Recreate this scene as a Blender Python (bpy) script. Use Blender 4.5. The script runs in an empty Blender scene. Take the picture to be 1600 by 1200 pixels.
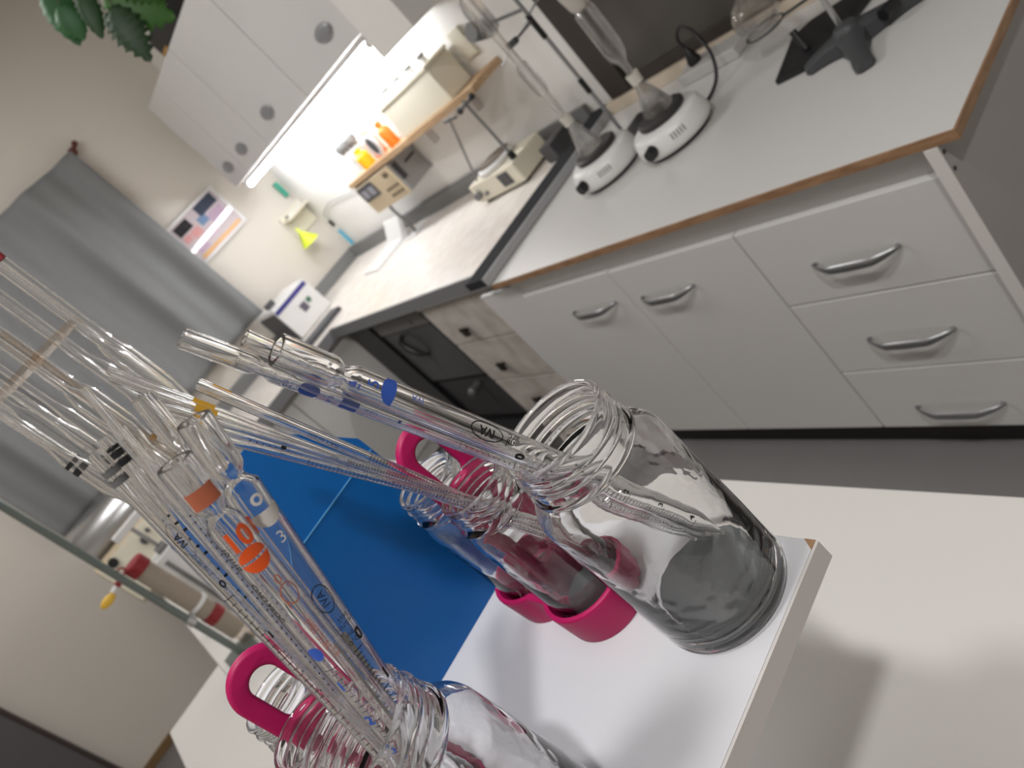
import bpy, bmesh, math, random
from mathutils import Vector, Matrix
random.seed(7)
PI = math.pi
SC = bpy.context.scene
COL = SC.collection

# ------------------------------------------------------------------ helpers
def lin(r, g, b):
    f = lambda v: (v/255)/12.92 if v/255 <= .04045 else ((v/255+.055)/1.055)**2.4
    return (f(r), f(g), f(b), 1)

def pmat(name, rgb, rough=.5, metal=0.0, spec=.5, noise=0, nscale=20, bump=0, coat=0):
    m = bpy.data.materials.new(name); m.use_nodes = True
    nt = m.node_tree; b = nt.nodes['Principled BSDF']
    b.inputs['Base Color'].default_value = lin(*rgb)
    b.inputs['Roughness'].default_value = rough
    b.inputs['Metallic'].default_value = metal
    b.inputs['Specular IOR Level'].default_value = spec
    b.inputs['Coat Weight'].default_value = coat
    if noise or bump:
        tc = nt.nodes.new('ShaderNodeTexCoord'); n = nt.nodes.new('ShaderNodeTexNoise')
        n.inputs['Scale'].default_value = nscale; n.inputs['Detail'].default_value = 6
        nt.links.new(tc.outputs['Object'], n.inputs['Vector'])
        if noise:
            mx = nt.nodes.new('ShaderNodeMix'); mx.data_type = 'RGBA'
            c = lin(*rgb)
            mx.inputs[6].default_value = tuple(v*(1-noise) for v in c[:3])+(1,)
            mx.inputs[7].default_value = tuple(min(1, v*(1+noise)) for v in c[:3])+(1,)
            nt.links.new(n.outputs['Fac'], mx.inputs[0]); nt.links.new(mx.outputs[2], b.inputs['Base Color'])
        if bump:
            bp = nt.nodes.new('ShaderNodeBump'); bp.inputs['Strength'].default_value = bump; bp.inputs['Distance'].default_value = .002
            nt.links.new(n.outputs['Fac'], bp.inputs['Height']); nt.links.new(bp.outputs['Normal'], b.inputs['Normal'])
    return m

def woodmat(name, a, b_, scale=(2, 30, 30), rough=.5):
    m = bpy.data.materials.new(name); m.use_nodes = True
    nt = m.node_tree; b = nt.nodes['Principled BSDF']; b.inputs['Roughness'].default_value = rough
    tc = nt.nodes.new('ShaderNodeTexCoord'); mp = nt.nodes.new('ShaderNodeMapping'); mp.inputs['Scale'].default_value = scale
    n = nt.nodes.new('ShaderNodeTexNoise'); n.inputs['Scale'].default_value = 3; n.inputs['Detail'].default_value = 8; n.inputs['Distortion'].default_value = .6
    r = nt.nodes.new('ShaderNodeValToRGB'); r.color_ramp.elements[0].color = lin(*a); r.color_ramp.elements[1].color = lin(*b_)
    r.color_ramp.elements[0].position = .35; r.color_ramp.elements[1].position = .68
    nt.links.new(tc.outputs['Object'], mp.inputs['Vector']); nt.links.new(mp.outputs['Vector'], n.inputs['Vector'])
    nt.links.new(n.outputs['Fac'], r.inputs['Fac']); nt.links.new(r.outputs['Color'], b.inputs['Base Color'])
    return m

def glassmat(name, rgb=(255, 255, 255), clear=.25, rough=0.0, ior=1.47):
    m = bpy.data.materials.new(name); m.use_nodes = True
    nt = m.node_tree; nt.nodes.remove(nt.nodes['Principled BSDF'])
    out = nt.nodes['Material Output']
    g = nt.nodes.new('ShaderNodeBsdfGlass'); g.inputs['IOR'].default_value = ior; g.inputs['Roughness'].default_value = rough
    g.inputs['Color'].default_value = lin(*rgb)
    t = nt.nodes.new('ShaderNodeBsdfTransparent'); t.inputs['Color'].default_value = lin(*rgb)
    mx = nt.nodes.new('ShaderNodeMixShader'); mx.inputs[0].default_value = clear
    nt.links.new(g.outputs[0], mx.inputs[1]); nt.links.new(t.outputs[0], mx.inputs[2]); nt.links.new(mx.outputs[0], out.inputs['Surface'])
    return m

def emat(name, rgb, strength):
    m = bpy.data.materials.new(name); m.use_nodes = True
    b = m.node_tree.nodes['Principled BSDF']
    b.inputs['Base Color'].default_value = lin(*rgb)
    b.inputs['Emission Color'].default_value = lin(*rgb); b.inputs['Emission Strength'].default_value = strength
    return m

class MB:
    def __init__(s): s.bm = bmesh.new()
    def _mi(s, faces, mi):
        for f in faces: f.material_index = mi
    def box(s, x0, x1, y0, y1, z0, z1, bev=0, mi=0):
        b = bmesh.new()
        r = bmesh.ops.create_cube(b, size=1)
        for v in r['verts']:
            v.co = Vector(((x0+x1)/2+v.co.x*(x1-x0), (y0+y1)/2+v.co.y*(y1-y0), (z0+z1)/2+v.co.z*(z1-z0)))
        if bev: bmesh.ops.bevel(b, geom=b.edges[:], offset=bev, segments=2, affect='EDGES', profile=.6)
        s._merge(b, mi); return s
    def _merge(s, b, mi=0, M=None):
        for f in b.faces: f.material_index = mi
        if M is not None: bmesh.ops.transform(b, matrix=M, verts=b.verts[:])
        me = bpy.data.meshes.new('tmp'); b.to_mesh(me); b.free(); s.bm.from_mesh(me); bpy.data.meshes.remove(me)
    def lathe(s, prof, M=None, seg=24, closed=False, mi=0):
        """profile of (r, z); r=0 makes a pole; closed joins last to first"""
        b = bmesh.new(); rings = []
        for r, z in prof:
            if r <= 1e-7: rings.append([b.verts.new((0, 0, z))])
            else: rings.append([b.verts.new((r*math.cos(2*PI*k/seg), r*math.sin(2*PI*k/seg), z)) for k in range(seg)])
        pairs = list(zip(rings, rings[1:]))
        if closed: pairs.append((rings[-1], rings[0]))
        for A, B in pairs:
            for k in range(seg):
                k2 = (k+1) % seg
                if len(A) == 1 and len(B) == 1: continue
                if len(A) == 1: b.faces.new((A[0], B[k2], B[k]))
                elif len(B) == 1: b.faces.new((A[k], A[k2], B[0]))
                else: b.faces.new((A[k], A[k2], B[k2], B[k]))
        bmesh.ops.recalc_face_normals(b, faces=b.faces[:])
        s._merge(b, mi, M); return s
    def cyl(s, p0, p1, r0, r1=None, seg=20, mi=0):
        r1 = r0 if r1 is None else r1
        p0, p1 = Vector(p0), Vector(p1); L = (p1-p0).length
        return s.lathe([(0, 0), (r0, 0), (r1, L), (0, L)], axisM(p0, p1), seg, mi=mi)
    def sphere(s, c, r, sc=(1, 1, 1), u=20, v=12, mi=0):
        b = bmesh.new(); bmesh.ops.create_uvsphere(b, u_segments=u, v_segments=v, radius=r)
        s._merge(b, mi, Matrix.Translation(c) @ Matrix.Diagonal((*sc, 1))); return s
    def tube(s, pts, r, seg=10, mi=0):
        pts = [Vector(p) for p in pts]; b = bmesh.new(); rings = []
        n = len(pts); up = None
        for i, p in enumerate(pts):
            t = (pts[min(i+1, n-1)]-pts[max(i-1, 0)]).normalized()
            if up is None: up = t.orthogonal().normalized()
            up = (up-t*up.dot(t)).normalized(); w = t.cross(up)
            rr = r[i] if isinstance(r, (list, tuple)) else r
            rings.append([b.verts.new(p+(up*math.cos(2*PI*k/seg)+w*math.sin(2*PI*k/seg))*rr) for k in range(seg)])
        for A, B in zip(rings, rings[1:]):
            for k in range(seg): b.faces.new((A[k], A[(k+1) % seg], B[(k+1) % seg], B[k]))
        b.faces.new(rings[0][::-1]); b.faces.new(rings[-1])
        bmesh.ops.recalc_face_normals(b, faces=b.faces[:])
        s._merge(b, mi); return s
    def prism(s, poly, vec, bev=0, mi=0):
        b = bmesh.new(); vec = Vector(vec)
        f = b.faces.new([b.verts.new(p) for p in poly])
        r = bmesh.ops.extrude_face_region(b, geom=[f])
        for v in r['geom']:
            if isinstance(v, bmesh.types.BMVert): v.co += vec
        bmesh.ops.recalc_face_normals(b, faces=b.faces[:])
        if bev: bmesh.ops.bevel(b, geom=b.edges[:], offset=bev, segments=2, affect='EDGES', profile=.6)
        s._merge(b, mi); return s
    def quad(s, a, b_, c, d, mi=0):
        f = s.bm.faces.new([s.bm.verts.new(p) for p in (a, b_, c, d)]); f.material_index = mi; return s
    def build(s, name, mats, parent=None, smooth=30, loc=None):
        me = bpy.data.meshes.new(name)
        off = Vector((0, 0, 0))
        if loc is not None: off = Vector(loc)
        elif parent is not None:
            p = parent
            while p is not None: off = off+p.location; p = p.parent
        if off.length: bmesh.ops.translate(s.bm, verts=s.bm.verts[:], vec=-off)
        s.bm.to_mesh(me); s.bm.free()
        for m in (mats if isinstance(mats, (list, tuple)) else [mats]): me.materials.append(m)
        if smooth:
            me.shade_smooth(); me.set_sharp_from_angle(angle=math.radians(smooth))
        o = bpy.data.objects.new(name, me); COL.objects.link(o)
        if loc is not None: o.location = loc
        if parent is not None: o.parent = parent
        return o

def axisM(p0, p1, face=None):
    """matrix taking local +z to p1-p0 at p0; local +x turned towards point face"""
    p0, p1 = Vector(p0), Vector(p1); z = (p1-p0).normalized()
    x = (Vector(face)-p0) if face is not None else z.orthogonal()
    x = (x-z*x.dot(z)).normalized(); y = z.cross(x)
    M = Matrix((x, y, z)).transposed().to_4x4(); M.translation = p0
    return M

def thing(name, label, cat, loc=(0, 0, 0), group=None):
    o = bpy.data.objects.new(name, None); COL.objects.link(o); o.location = loc
    o.empty_display_size = .05
    return tag(o, label, cat, group)
def tag(o, label, cat, group=None):
    o['label'] = label; o['category'] = cat
    if group: o['group'] = group
    return o
def struct(o): o['kind'] = 'structure'; return o

# ------------------------------------------------------------------ materials
M_wall = pmat('wall_paint', (214, 207, 198), .75, bump=.15, nscale=60)
M_wallR = pmat('wall_paint_right', (228, 226, 222), .7, bump=.12, nscale=60)
M_ceil = pmat('ceiling_paint', (225, 222, 215), .8)
M_floor = pmat('floor_vinyl', (118, 115, 115), .45, noise=.06, nscale=6)
M_white = pmat('white_melamine', (212, 210, 208), .38, noise=.015, nscale=3)
M_whiteedge = pmat('white_edge_band', (222, 218, 214), .3)
M_panel = pmat('grey_side_panel', (166, 163, 160), .5)
M_top = pmat('white_worktop_laminate', (204, 203, 201), .32, noise=.02, nscale=5)
M_edge = woodmat('chipboard_edge', (136, 102, 74), (164, 128, 96), (6, 6, 40), .6)
M_brown = pmat('brown_trim', (122, 96, 62), .5)
M_dark = pmat('toe_kick_black', (34, 32, 32), .6)
M_table = pmat('white_table_laminate', (208, 205, 201), .3)
M_board = pmat('white_board_laminate', (204, 204, 208), .3)
M_bedge = pmat('board_edge_grey', (196, 190, 187), .5)
M_chrome = pmat('satin_steel', (168, 170, 172), .3, .9)
M_steel = pmat('brushed_steel', (190, 190, 192), .25, .95)
M_rod = pmat('painted_rod', (108, 116, 112), .4, .4)
M_grey = pmat('grey_counter_edge', (122, 122, 124), .5)
M_dgrey = pmat('dark_grey', (72, 72, 75), .5)
M_mgrey = pmat('middle_grey', (118, 118, 118), .5)
M_black = pmat('black_plastic', (24, 24, 27), .4)
M_iron = pmat('cast_iron_grey', (72, 74, 76), .55, .3)
M_plate = pmat('hotplate_iron', (58, 56, 56), .5, .3)
M_wplastic = pmat('white_plastic', (222, 221, 220), .35)
M_beige = pmat('beige_panel', (196, 178, 148), .5)
M_cream = pmat('cream_plastic', (224, 218, 200), .45)
M_drawer = woodmat('washed_wood', (176, 168, 160), (206, 199, 192), (30, 3, 3), .5)
M_plank = woodmat('shelf_wood', (166, 134, 100), (196, 166, 130), (20, 2, 20), .6)
M_ctop = woodmat('pale_stone_laminate', (222, 214, 206), (236, 230, 224), (5, 5, 5), .3)
M_curt = pmat('grey_curtain_fabric', (124, 125, 126), .85, bump=.1, nscale=300)
M_redwood = pmat('red_brown_wood', (96, 44, 34), .5)
M_pink = pmat('pink_silicone', (170, 14, 84), .45, spec=.35)
M_blue = pmat('blue_plastic', (0, 88, 158), .33, spec=.35)
M_glass = glassmat('clear_glass', (255, 255, 255), 0)
def wavy(m, scale, strength):
    nt = m.node_tree; tc = nt.nodes.new('ShaderNodeTexCoord'); n = nt.nodes.new('ShaderNodeTexNoise'); n.inputs['Scale'].default_value = scale; n.inputs['Detail'].default_value = 1
    b = nt.nodes.new('ShaderNodeBump'); b.inputs['Strength'].default_value = strength; b.inputs['Distance'].default_value = .0015
    g = [x for x in nt.nodes if x.type == 'BSDF_GLASS'][0]
    nt.links.new(tc.outputs['Object'], n.inputs['Vector']); nt.links.new(n.outputs['Fac'], b.inputs['Height']); nt.links.new(b.outputs['Normal'], g.inputs['Normal'])
wavy(M_glass, 55, .35)
M_pip = glassmat('pipette_glass', (255, 255, 255), 0)
M_bglass = glassmat('background_glass', (255, 255, 255), .5)
M_clearp = glassmat('translucent_plastic', (246, 240, 234), .75, .2)
M_pad = pmat('grey_felt_pad', (98, 102, 102), .9, bump=.2, nscale=200)
P_black = pmat('black_print', (20, 20, 22), .6)
P_blue = pmat('blue_print', (52, 92, 190), .5)
P_org = pmat('orange_print', (226, 86, 26), .5)
P_rust = pmat('faded_orange_print', (178, 98, 70), .6)
P_wht = pmat('white_print', (214, 208, 204), .6)
P_amb = pmat('amber_print', (196, 148, 40), .5)
P_grey = pmat('grey_print', (96, 96, 96), .6)
M_red = pmat('red_band', (134, 30, 38), .5)
M_tubeb = pmat('taupe_tube', (150, 138, 124), .5)
M_yel = pmat('yellow_plastic', (222, 180, 62), .5)
M_lime = pmat('lime_plastic', (222, 240, 60), .4)
M_green = pmat('green_plastic', (40, 140, 116), .4)
M_cyan = pmat('cyan_plastic', (72, 170, 200), .4)
M_leaf = pmat('leaf_green', (58, 104, 36), .5, noise=.25, nscale=14)
M_leaf2 = pmat('leaf_green_dark', (44, 96, 50), .5, noise=.25, nscale=14)
M_wpane = pmat('dark_window_glass', (82, 78, 72), .25)
M_wframe = pmat('dark_window_frame', (56, 50, 46), .45)
M_lamp = emat('lamp_tube_light', (250, 252, 255), 52)
M_door = pmat('grey_door', (92, 90, 92), .5)

# ------------------------------------------------------------------ the room
XR, YF, ZC = 2.0, 4.6, 3.25
struct(MB().box(-2.3, 2.1, -2.6, 4.7, -.05, 0).build('floor', M_floor, smooth=0))
struct(MB().box(-2.3, 2.1, -2.6, 4.7, ZC, ZC+.05).build('ceiling', M_ceil, smooth=0))
struct(MB().box(XR, XR+.1, -2.6, 4.7, 0, ZC).build('wall_right', M_wallR, smooth=0))
struct(MB().box(-2.3, XR, YF, YF+.1, 0, ZC).build('wall_far', M_wall, smooth=0))
struct(MB().box(-2.3, -2.2, -2.6, YF, 0, ZC).build('wall_left', M_wall, smooth=0))
struct(MB().box(-2.2, XR, -2.6, -2.5, 0, ZC).build('wall_near', M_wall, smooth=0))
struct(MB().box(-1.115, -.86, YF-.018, YF, 0, .050, .003).build('baseboard_far', M_brown, smooth=0))
d = struct(MB().box(-2.0, -1.13, YF-.045, YF, 0.005, 2.05, .004).build('door_1', M_door, smooth=0))
MB().box(-2.06, -1.115, YF-.03, YF, 2.05, 2.11).box(-1.13, -1.115, YF-.05, YF, 0, 2.11).box(-2.06, -2.0, YF-.05, YF, 0, 2.11).build('door_frame', pmat('door_frame_dark', (58, 46, 46), .5), d, 0)
MB().cyl((-1.22, YF-.045, 1.02), (-1.22, YF-.10, 1.02), .011).cyl((-1.22, YF-.095, 1.02), (-1.34, YF-.095, 1.02), .010).build('door_handle', M_chrome, d)
# dark window over the right bench
w = struct(MB().box(XR-.012, XR-.002, .25, 1.90, .97, 2.10).build('window_1', M_wpane, smooth=0))
wf = MB()
wf.box(XR-.035, XR, 1.885, 1.985, .94, 2.16, .004).box(XR-.035, XR, .16, .25, .94, 2.16, .004)
wf.box(XR-.03, XR, .25, 1.885, .94, .975, .003).box(XR-.035, XR, .25, 1.885, 2.09, 2.16, .004)
wf.build('window_frame', M_wframe, w, 0)
struct(MB().box(XR-.055, XR, .2, 2.02, .90, .938, .004).build('trim_1', pmat('window_ledge', (204, 190, 172), .6), smooth=0))

# ------------------------------------------------------------------ white base cabinet with worktop
def bow_handle(parent, x, y0, y1, z, mat):
    """flat bow pull along y, bulging towards -x, pointed ends"""
    mb = MB(); b = bmesh.new(); rings = []
    N = 22
    for i in range(N+1):
        u = i/N; y = y0+(y1-y0)*u
        s = math.sin(PI*u)
        out = .005+.030*min(1, s*1.35)**.75
        hh = .0025+.0085*(s**.6)
        th = .0022+.0022*s
        ring = []
        for k in range(12):
            a = 2*PI*k/12
            ring.append(b.verts.new((x-out+th*math.cos(a), y, z-.002*s+hh*math.sin(a))))
        rings.append(ring)
    for A, B in zip(rings, rings[1:]):
        for k in range(12): b.faces.new((A[k], A[(k+1) % 12], B[(k+1) % 12], B[k]))
    b.faces.new(rings[0][::-1]); b.faces.new(rings[-1])
    bmesh.ops.recalc_face_normals(b, faces=b.faces[:])
    mb._merge(b)
    for yy in (y0+.006, y1-.006): mb.cyl((x-.008, yy, z), (x, yy, z), .0045, seg=10)
    return mb.build('handle', mat, parent, 50)

XF = 1.12
cab = thing('base_cabinet', 'long white base cabinet with two doors and three drawers under the wood-edged worktop', 'cabinet', (1.5, 1.3, 0))
c = MB()
c.box(XF+.022, 1.96, .624, 2.0, .11, .135).box(XF+.022, 1.96, .655, 1.98, .855, .879)
c.box(XF+.021, XF+.04, .655, 1.98, .80, .879)
c.box(1.93, 1.945, .655, 1.98, .135, .855)
c.box(XF+.022, 1.93, 1.10, 1.116, .135, .855).box(XF+.022, 1.93, 1.975, 1.99, .135, .855)
c.build('carcass', M_white, cab, 0)
MB().box(1.099, 1.955, .626, .648, .115, .879, .001).build('side_panel', M_panel, cab, 0)
MB().box(XF+.006, XF+.0185, .6486, .6538, .115, .84).build('filler_strip', M_white, cab, 0)
sp = MB().box(1.097, 1.099, .6255, .6485, .115, .879).build('edge_strip', M_whiteedge, cab, 0); sp['label'] = 'pale edge strip of the grey side panel'
for x, z in ((1.108, .862), (1.110, .824)): MB().cyl((x, .6265, z), (x, .6245, z), .0042, seg=12).build('screw_cap', M_black, cab)
MB().box(XF+.055, XF+.07, .63, 2.19, 0, .11).build('toe_kick', M_dark, cab, 0)
MB().box(XF+.018, XF+.036, 1.952, 2.185, .11, .845, .002).build('filler_panel', M_white, cab, 0)
def door(y0, y1, z0, z1, hy0, hy1, hz, name):
    dd = MB().box(XF, XF+.018, y0, y1, z0, z1, .0022).build(name, M_white, cab, 0)
    bow_handle(dd, XF, hy0, hy1, hz, M_chrome)
door(1.538, 1.946, .125, .812, 1.590, 1.787, .711, 'door')
door(1.110, 1.534, .125, .810, 1.299, 1.490, .707, 'door')
door(.655, 1.105, .580, .810, .786, .978, .688, 'drawer')
door(.655, 1.105, .342, .576, .788, .980, .450, 'drawer')
door(.655, 1.105, .125, .338, .790, .986, .207, 'drawer')
wt = tag(MB().box(1.104, 1.99, .594, 2.0, .8805, .900, .0006).build('worktop', M_top, None, 0, loc=(1.5, 1.3, .88)), 'white worktop with raw wood edge holding the two round hotplates', 'worktop')
MB().box(1.100, 1.104, .590, 2.0, .8805, .8992).box(1.104, 1.99, .590, .594, .8805, .8992).build('edge_band', M_edge, wt, 0)['label'] = 'brown wood edge of the worktop'

# ------------------------------------------------------------------ left counter run
lc = tag(MB().box(1.205, 1.995, 2.13, 4.595, .862, .900, .001).box(.60, 1.205, 3.705, 4.595, .862, .900, .001).build('corner_worktop', M_ctop, None, 0, loc=(1.6, 3.4, .86)), 'pale corner worktop with grey edges along the far right corner', 'worktop')
MB().box(1.195, 1.205, 2.13, 3.705, .842, .900).box(.60, 1.205, 3.695, 3.705, .842, .900).build('front_edge', M_grey, lc, 0)['label'] = 'grey front edge'
MB().box(1.97, 1.995, 2.13, 4.595, .9002, .975, .002).box(.60, 1.97, 4.57, 4.595, .9002, .975, .002).build('upstand', M_mgrey, lc, 0)['label'] = 'grey upstand along the walls'
MB().box(1.10, 1.995, 2.0175, 2.128, .902, .931, .002).build('end_strip_cap', pmat('end_strip_dark', (50, 50, 53), .9, spec=.1), lc, 0)
MB().prism([(1.10, 2.0035, .9005), (1.10, 2.017, .9005), (1.10, 2.017, .9305), (1.10, 2.0095, .9305)], (.895, 0, 0), .001).build('end_strip', pmat('end_strip_grey', (168, 168, 170), .5), lc, 0)['label'] = 'dark end strip towards the hotplate worktop'
dc = thing('drawer_unit', 'washed-wood drawer unit with square brass-dark knobs left of the white cabinet', 'cabinet', (1.6, 2.5, 0))
k = MB().box(1.245, 1.95, 2.20, 2.216, .10, .842).box(1.245, 1.95, 2.815, 2.831, .10, .842).box(1.93, 1.95, 2.216, 2.815, .10, .842).box(1.245, 1.93, 2.216, 2.815, .10, .116)
k.box(1.222, 1.245, 2.20, 2.831, .818, .842)
k.build('carcass', M_white, dc, 0)
MB().box(1.26, 1.275, 2.20, 2.83, 0, .10).build('toe_kick', M_dark, dc, 0)
for z0, z1, kz in ((.602, .814, .673), (.366, .596, .459), (.118, .360, .233)):
    dr = MB().box(1.222, 1.244, 2.222, 2.812, z0, z1, .003).build('drawer', M_drawer, dc, 0)
    MB().box(1.2165, 1.222, 2.222, 2.262, z0+.004, z1-.004, .002).build('end_moulding', M_drawer, dr, 0)
    MB().box(1.196, 1.206, 2.588, 2.632, kz-.022, kz+.022, .004).cyl((1.206, 2.61, kz), (1.222, 2.61, kz), .008, seg=12).build('knob', pmat('knob_bronze', (58, 48, 36), .35, .7), dr, 0)
ov = thing('laboratory_oven', 'black framed oven with grey door under the corner worktop', 'oven', (1.6, 3.24, 0))
MB().box(1.30, 1.94, 2.86, 3.64, .02, .84).build('body', M_black, ov, 0)
MB().box(1.225, 1.30, 2.845, 3.66, .815, .841).box(1.225, 1.30, 3.40, 3.66, .02, .815).box(1.225, 1.30, 2.845, 3.40, .02, .09).build('frame', M_black, ov, 0)
od = MB().box(1.24, 1.298, 2.87, 3.385, .395, .735, .004).build('door', pmat('oven_door_grey', (70, 70, 70), .4), ov, 0)
MB().tube([(1.238, 3.20, .715), (1.205, 3.19, .70), (1.20, 3.17, .66), (1.21, 3.14, .61), (1.236, 3.12, .575)], [.010, .016, .019, .014, .007]).build('handle', M_black, od)
MB().box(1.236, 1.298, 2.87, 3.385, .74, .808, .003).cyl((1.236, 3.0, .775), (1.228, 3.0, .775), .010).build('control_strip', pmat('oven_strip', (104, 102, 100), .5), ov, 0)
MB().box(1.25, 1.298, 2.87, 3.385, .10, .375, .004).build('lower_panel', pmat('oven_lower', (52, 52, 53), .5), ov, 0)
MB().cyl((1.248, 3.02, .335), (1.205, 3.02, .335), .020).sphere((1.20, 3.02, .335), .026).build('door_knob', pmat('oven_knob', (100, 100, 98), .3, .3), ov)
cc = thing('corner_cabinet', 'light grey corner base cabinet below the worktop in the far corner', 'cabinet', (.8, 4.1, 0))
MB().box(.61, 1.27, 3.75, 4.58, .02, .84).build('body', M_white, cc, 0)
for x0, x1 in ((.615, .783), (.789, 1.26)): MB().box(x0, x1, 3.73, 3.749, .10, .815, .003).build('door', M_white, cc, 0)

# ------------------------------------------------------------------ wall cabinet, lamp, boxing, shelf
wc = thing('wall_cabinet', 'white wall cabinet with grey shell pulls above the lit tube lamp', 'cabinet', (1.85, 3.4, 1.69))
MB().box(1.718, 1.998, 2.45, 4.40, 1.70, 2.285).build('body', M_white, wc, 0)
for y0, y1, hy in ((2.45, 3.05, 2.62), (3.05, 3.66, 3.42), (3.66, 4.09, 3.93), (4.09, 4.40, 4.24)):
    dd = MB().box(1.70, 1.717, y0+.003, y1-.003, 1.692, 2.283, .002).build('door', M_white, wc, 0)
    MB().sphere((1.694, hy, 1.79), .05, (.22, 1.35, .60)).build('handle', pmat('shell_pull', (150, 150, 154), .4, .3), dd)
lp = thing('tube_lamp', 'glowing white fluorescent tube lamp under the wall cabinet', 'lamp', (1.78, 3.4, 1.67))
MB().box(1.745, 1.80, 2.52, 4.38, 1.668, 1.691).build('housing', M_wplastic, lp, 0)
MB().cyl((1.765, 2.56, 1.652), (1.765, 4.36, 1.652), .0145, seg=16).build('tube', M_lamp, lp)
MB().cyl((1.765, 2.535, 1.652), (1.765, 2.56, 1.652), .016).build('end_cap', M_wplastic, lp)
MB().cyl((1.765, 4.36, 1.652), (1.765, 4.378, 1.652), .016).build('end_cap', M_wplastic, lp)
pb = struct(MB().box(1.69, 1.998, 2.19, 2.44, 1.578, ZC-.002, .003).build('trim_2', M_wallR, smooth=0))

sh = tag(MB().box(1.81, 1.998, 2.33, 3.61, 1.272, 1.300, .001).build('wall_shelf', M_plank, None, 0, loc=(1.9, 3.0, 1.272)), 'wooden plank shelf under the tube lamp with bottles on it', 'shelf')
for y in (2.6, 3.0): MB().box(1.955, 1.998, y-.01, y+.01, 1.18, 1.272).build('bracket', M_wplastic, sh, 0)
cb = thing('storage_box', 'cream plastic storage box on the right end of the wooden shelf', 'box', (1.9, 2.72, 1.3005))
MB().box(1.83, 1.97, 2.49, 2.93, 1.3005, 1.445, .006).build('body', M_cream, cb, 0)
MB().box(1.825, 1.975, 2.485, 2.935, 1.4455, 1.462, .004).build('lid', M_cream, cb, 0)
for i in range(4):
    b = thing('small_jar', ['small grey-capped jar on the box, nearest the tube lamp end', 'second small grey-capped jar on the cream box counted from the lamp end', 'third small grey-capped jar on the cream box counted from the lamp end', 'small grey-capped jar on the cream box farthest right'][i], 'jar', (1.90, 2.90-.115*i, 1.4622), 'small capped jars standing on the cream box')
    MB().cyl((1.90, 2.90-.115*i, 1.4622), (1.90, 2.90-.115*i, 1.487), .017).build('body', M_wplastic, b)
    MB().cyl((1.90, 2.90-.115*i, 1.4875), (1.90, 2.90-.115*i, 1.500), .018).build('cap', M_mgrey, b)
def bottle(y, h, r, mat, capm, label, name='reagent_bottle', cat='bottle', grp='bottles on the wooden shelf', x=1.90):
    o = thing(name, label, cat, (x, y, 1.3005), grp)
    MB().lathe([(0, 0), (r*.96, 0), (r, .004), (r, h*.62), (r*.75, h*.74), (r*.42, h*.8), (r*.42, h*.86), (0, h*.86)], Matrix.Translation((x, y, 1.3005)), 20).build('body', mat, o)
    MB().cyl((x, y, 1.3005+h*.862), (x, y, 1.3005+h), r*.5, seg=16).build('cap', capm, o)
    return o
P_or = pmat('orange_label', (246, 120, 30), .5); P_ye = pmat('yellow_label', (250, 190, 30), .5)
bottle(3.085, .125, .030, P_or, P_or, 'small orange bottle next to the cream box on the shelf', x=1.87)
bottle(3.02, .10, .022, M_wplastic, P_or, 'white bottle with orange cap against the cream box', x=1.90)
bottle(3.28, .13, .032, pmat('red_orange', (236, 112, 62), .5), P_or, 'red-orange bottle left of the dark timer on the shelf')
bottle(3.375, .10, .036, P_ye, P_ye, 'yellow bottle at the front of the wooden shelf', x=1.86)
tm = thing('kitchen_timer', 'white oval timer with dark display standing between the orange bottles', 'timer', (1.85, 3.19, 1.3005))
MB().lathe([(0, 0), (.055, 0), (.062, .008), (.055, .018), (0, .018)], Matrix.Translation((1.845, 3.175, 1.364)) @ Matrix.Rotation(-PI/2, 4, 'Y') @ Matrix.Diagonal((1, .72, 1, 1)), 28).build('body', M_wplastic, tm)
MB().lathe([(0, 0), (.042, 0), (.042, .003), (0, .003)], Matrix.Translation((1.8265, 3.175, 1.366)) @ Matrix.Rotation(-PI/2, 4, 'Y') @ Matrix.Diagonal((1, .6, 1, 1)), 28).build('display', M_dgrey, tm)
for i in range(4):
    y = 3.435+.056*i
    o = thing('stoppered_flask', ['grey glass-stoppered flask nearest the yellow bottle', 'second glass-stoppered flask left of the yellow bottle', 'third glass-stoppered flask left of the yellow bottle', 'glass-stoppered flask at the left end of the shelf'][i], 'flask', (1.92, y, 1.3005), 'glass-stoppered flasks on the wooden shelf')
    MB().lathe([(0, 0), (.026, 0), (.027, .004), (.026, .055), (.011, .085), (.011, .11), (0, .11)], Matrix.Translation((1.92, y, 1.3005)), 20).build('body', M_bglass, o)
    MB().lathe([(0, .1105), (.013, .1105), (.014, .125), (.022, .137), (.022, .158), (.012, .168), (0, .168)], Matrix.Translation((1.92, y, 1.3005)), 20).build('stopper', M_mgrey, o)
tag(MB().cyl((1.955, 3.27, 1.3005), (1.985, 3.225, 1.50), .004, seg=8).build('glass_rod', pmat('rod_pink', (206, 170, 158), .4), None, loc=(1.955, 3.27, 1.3005)), 'thin pinkish rod leaning on the wall behind the bottles', 'rod')

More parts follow.
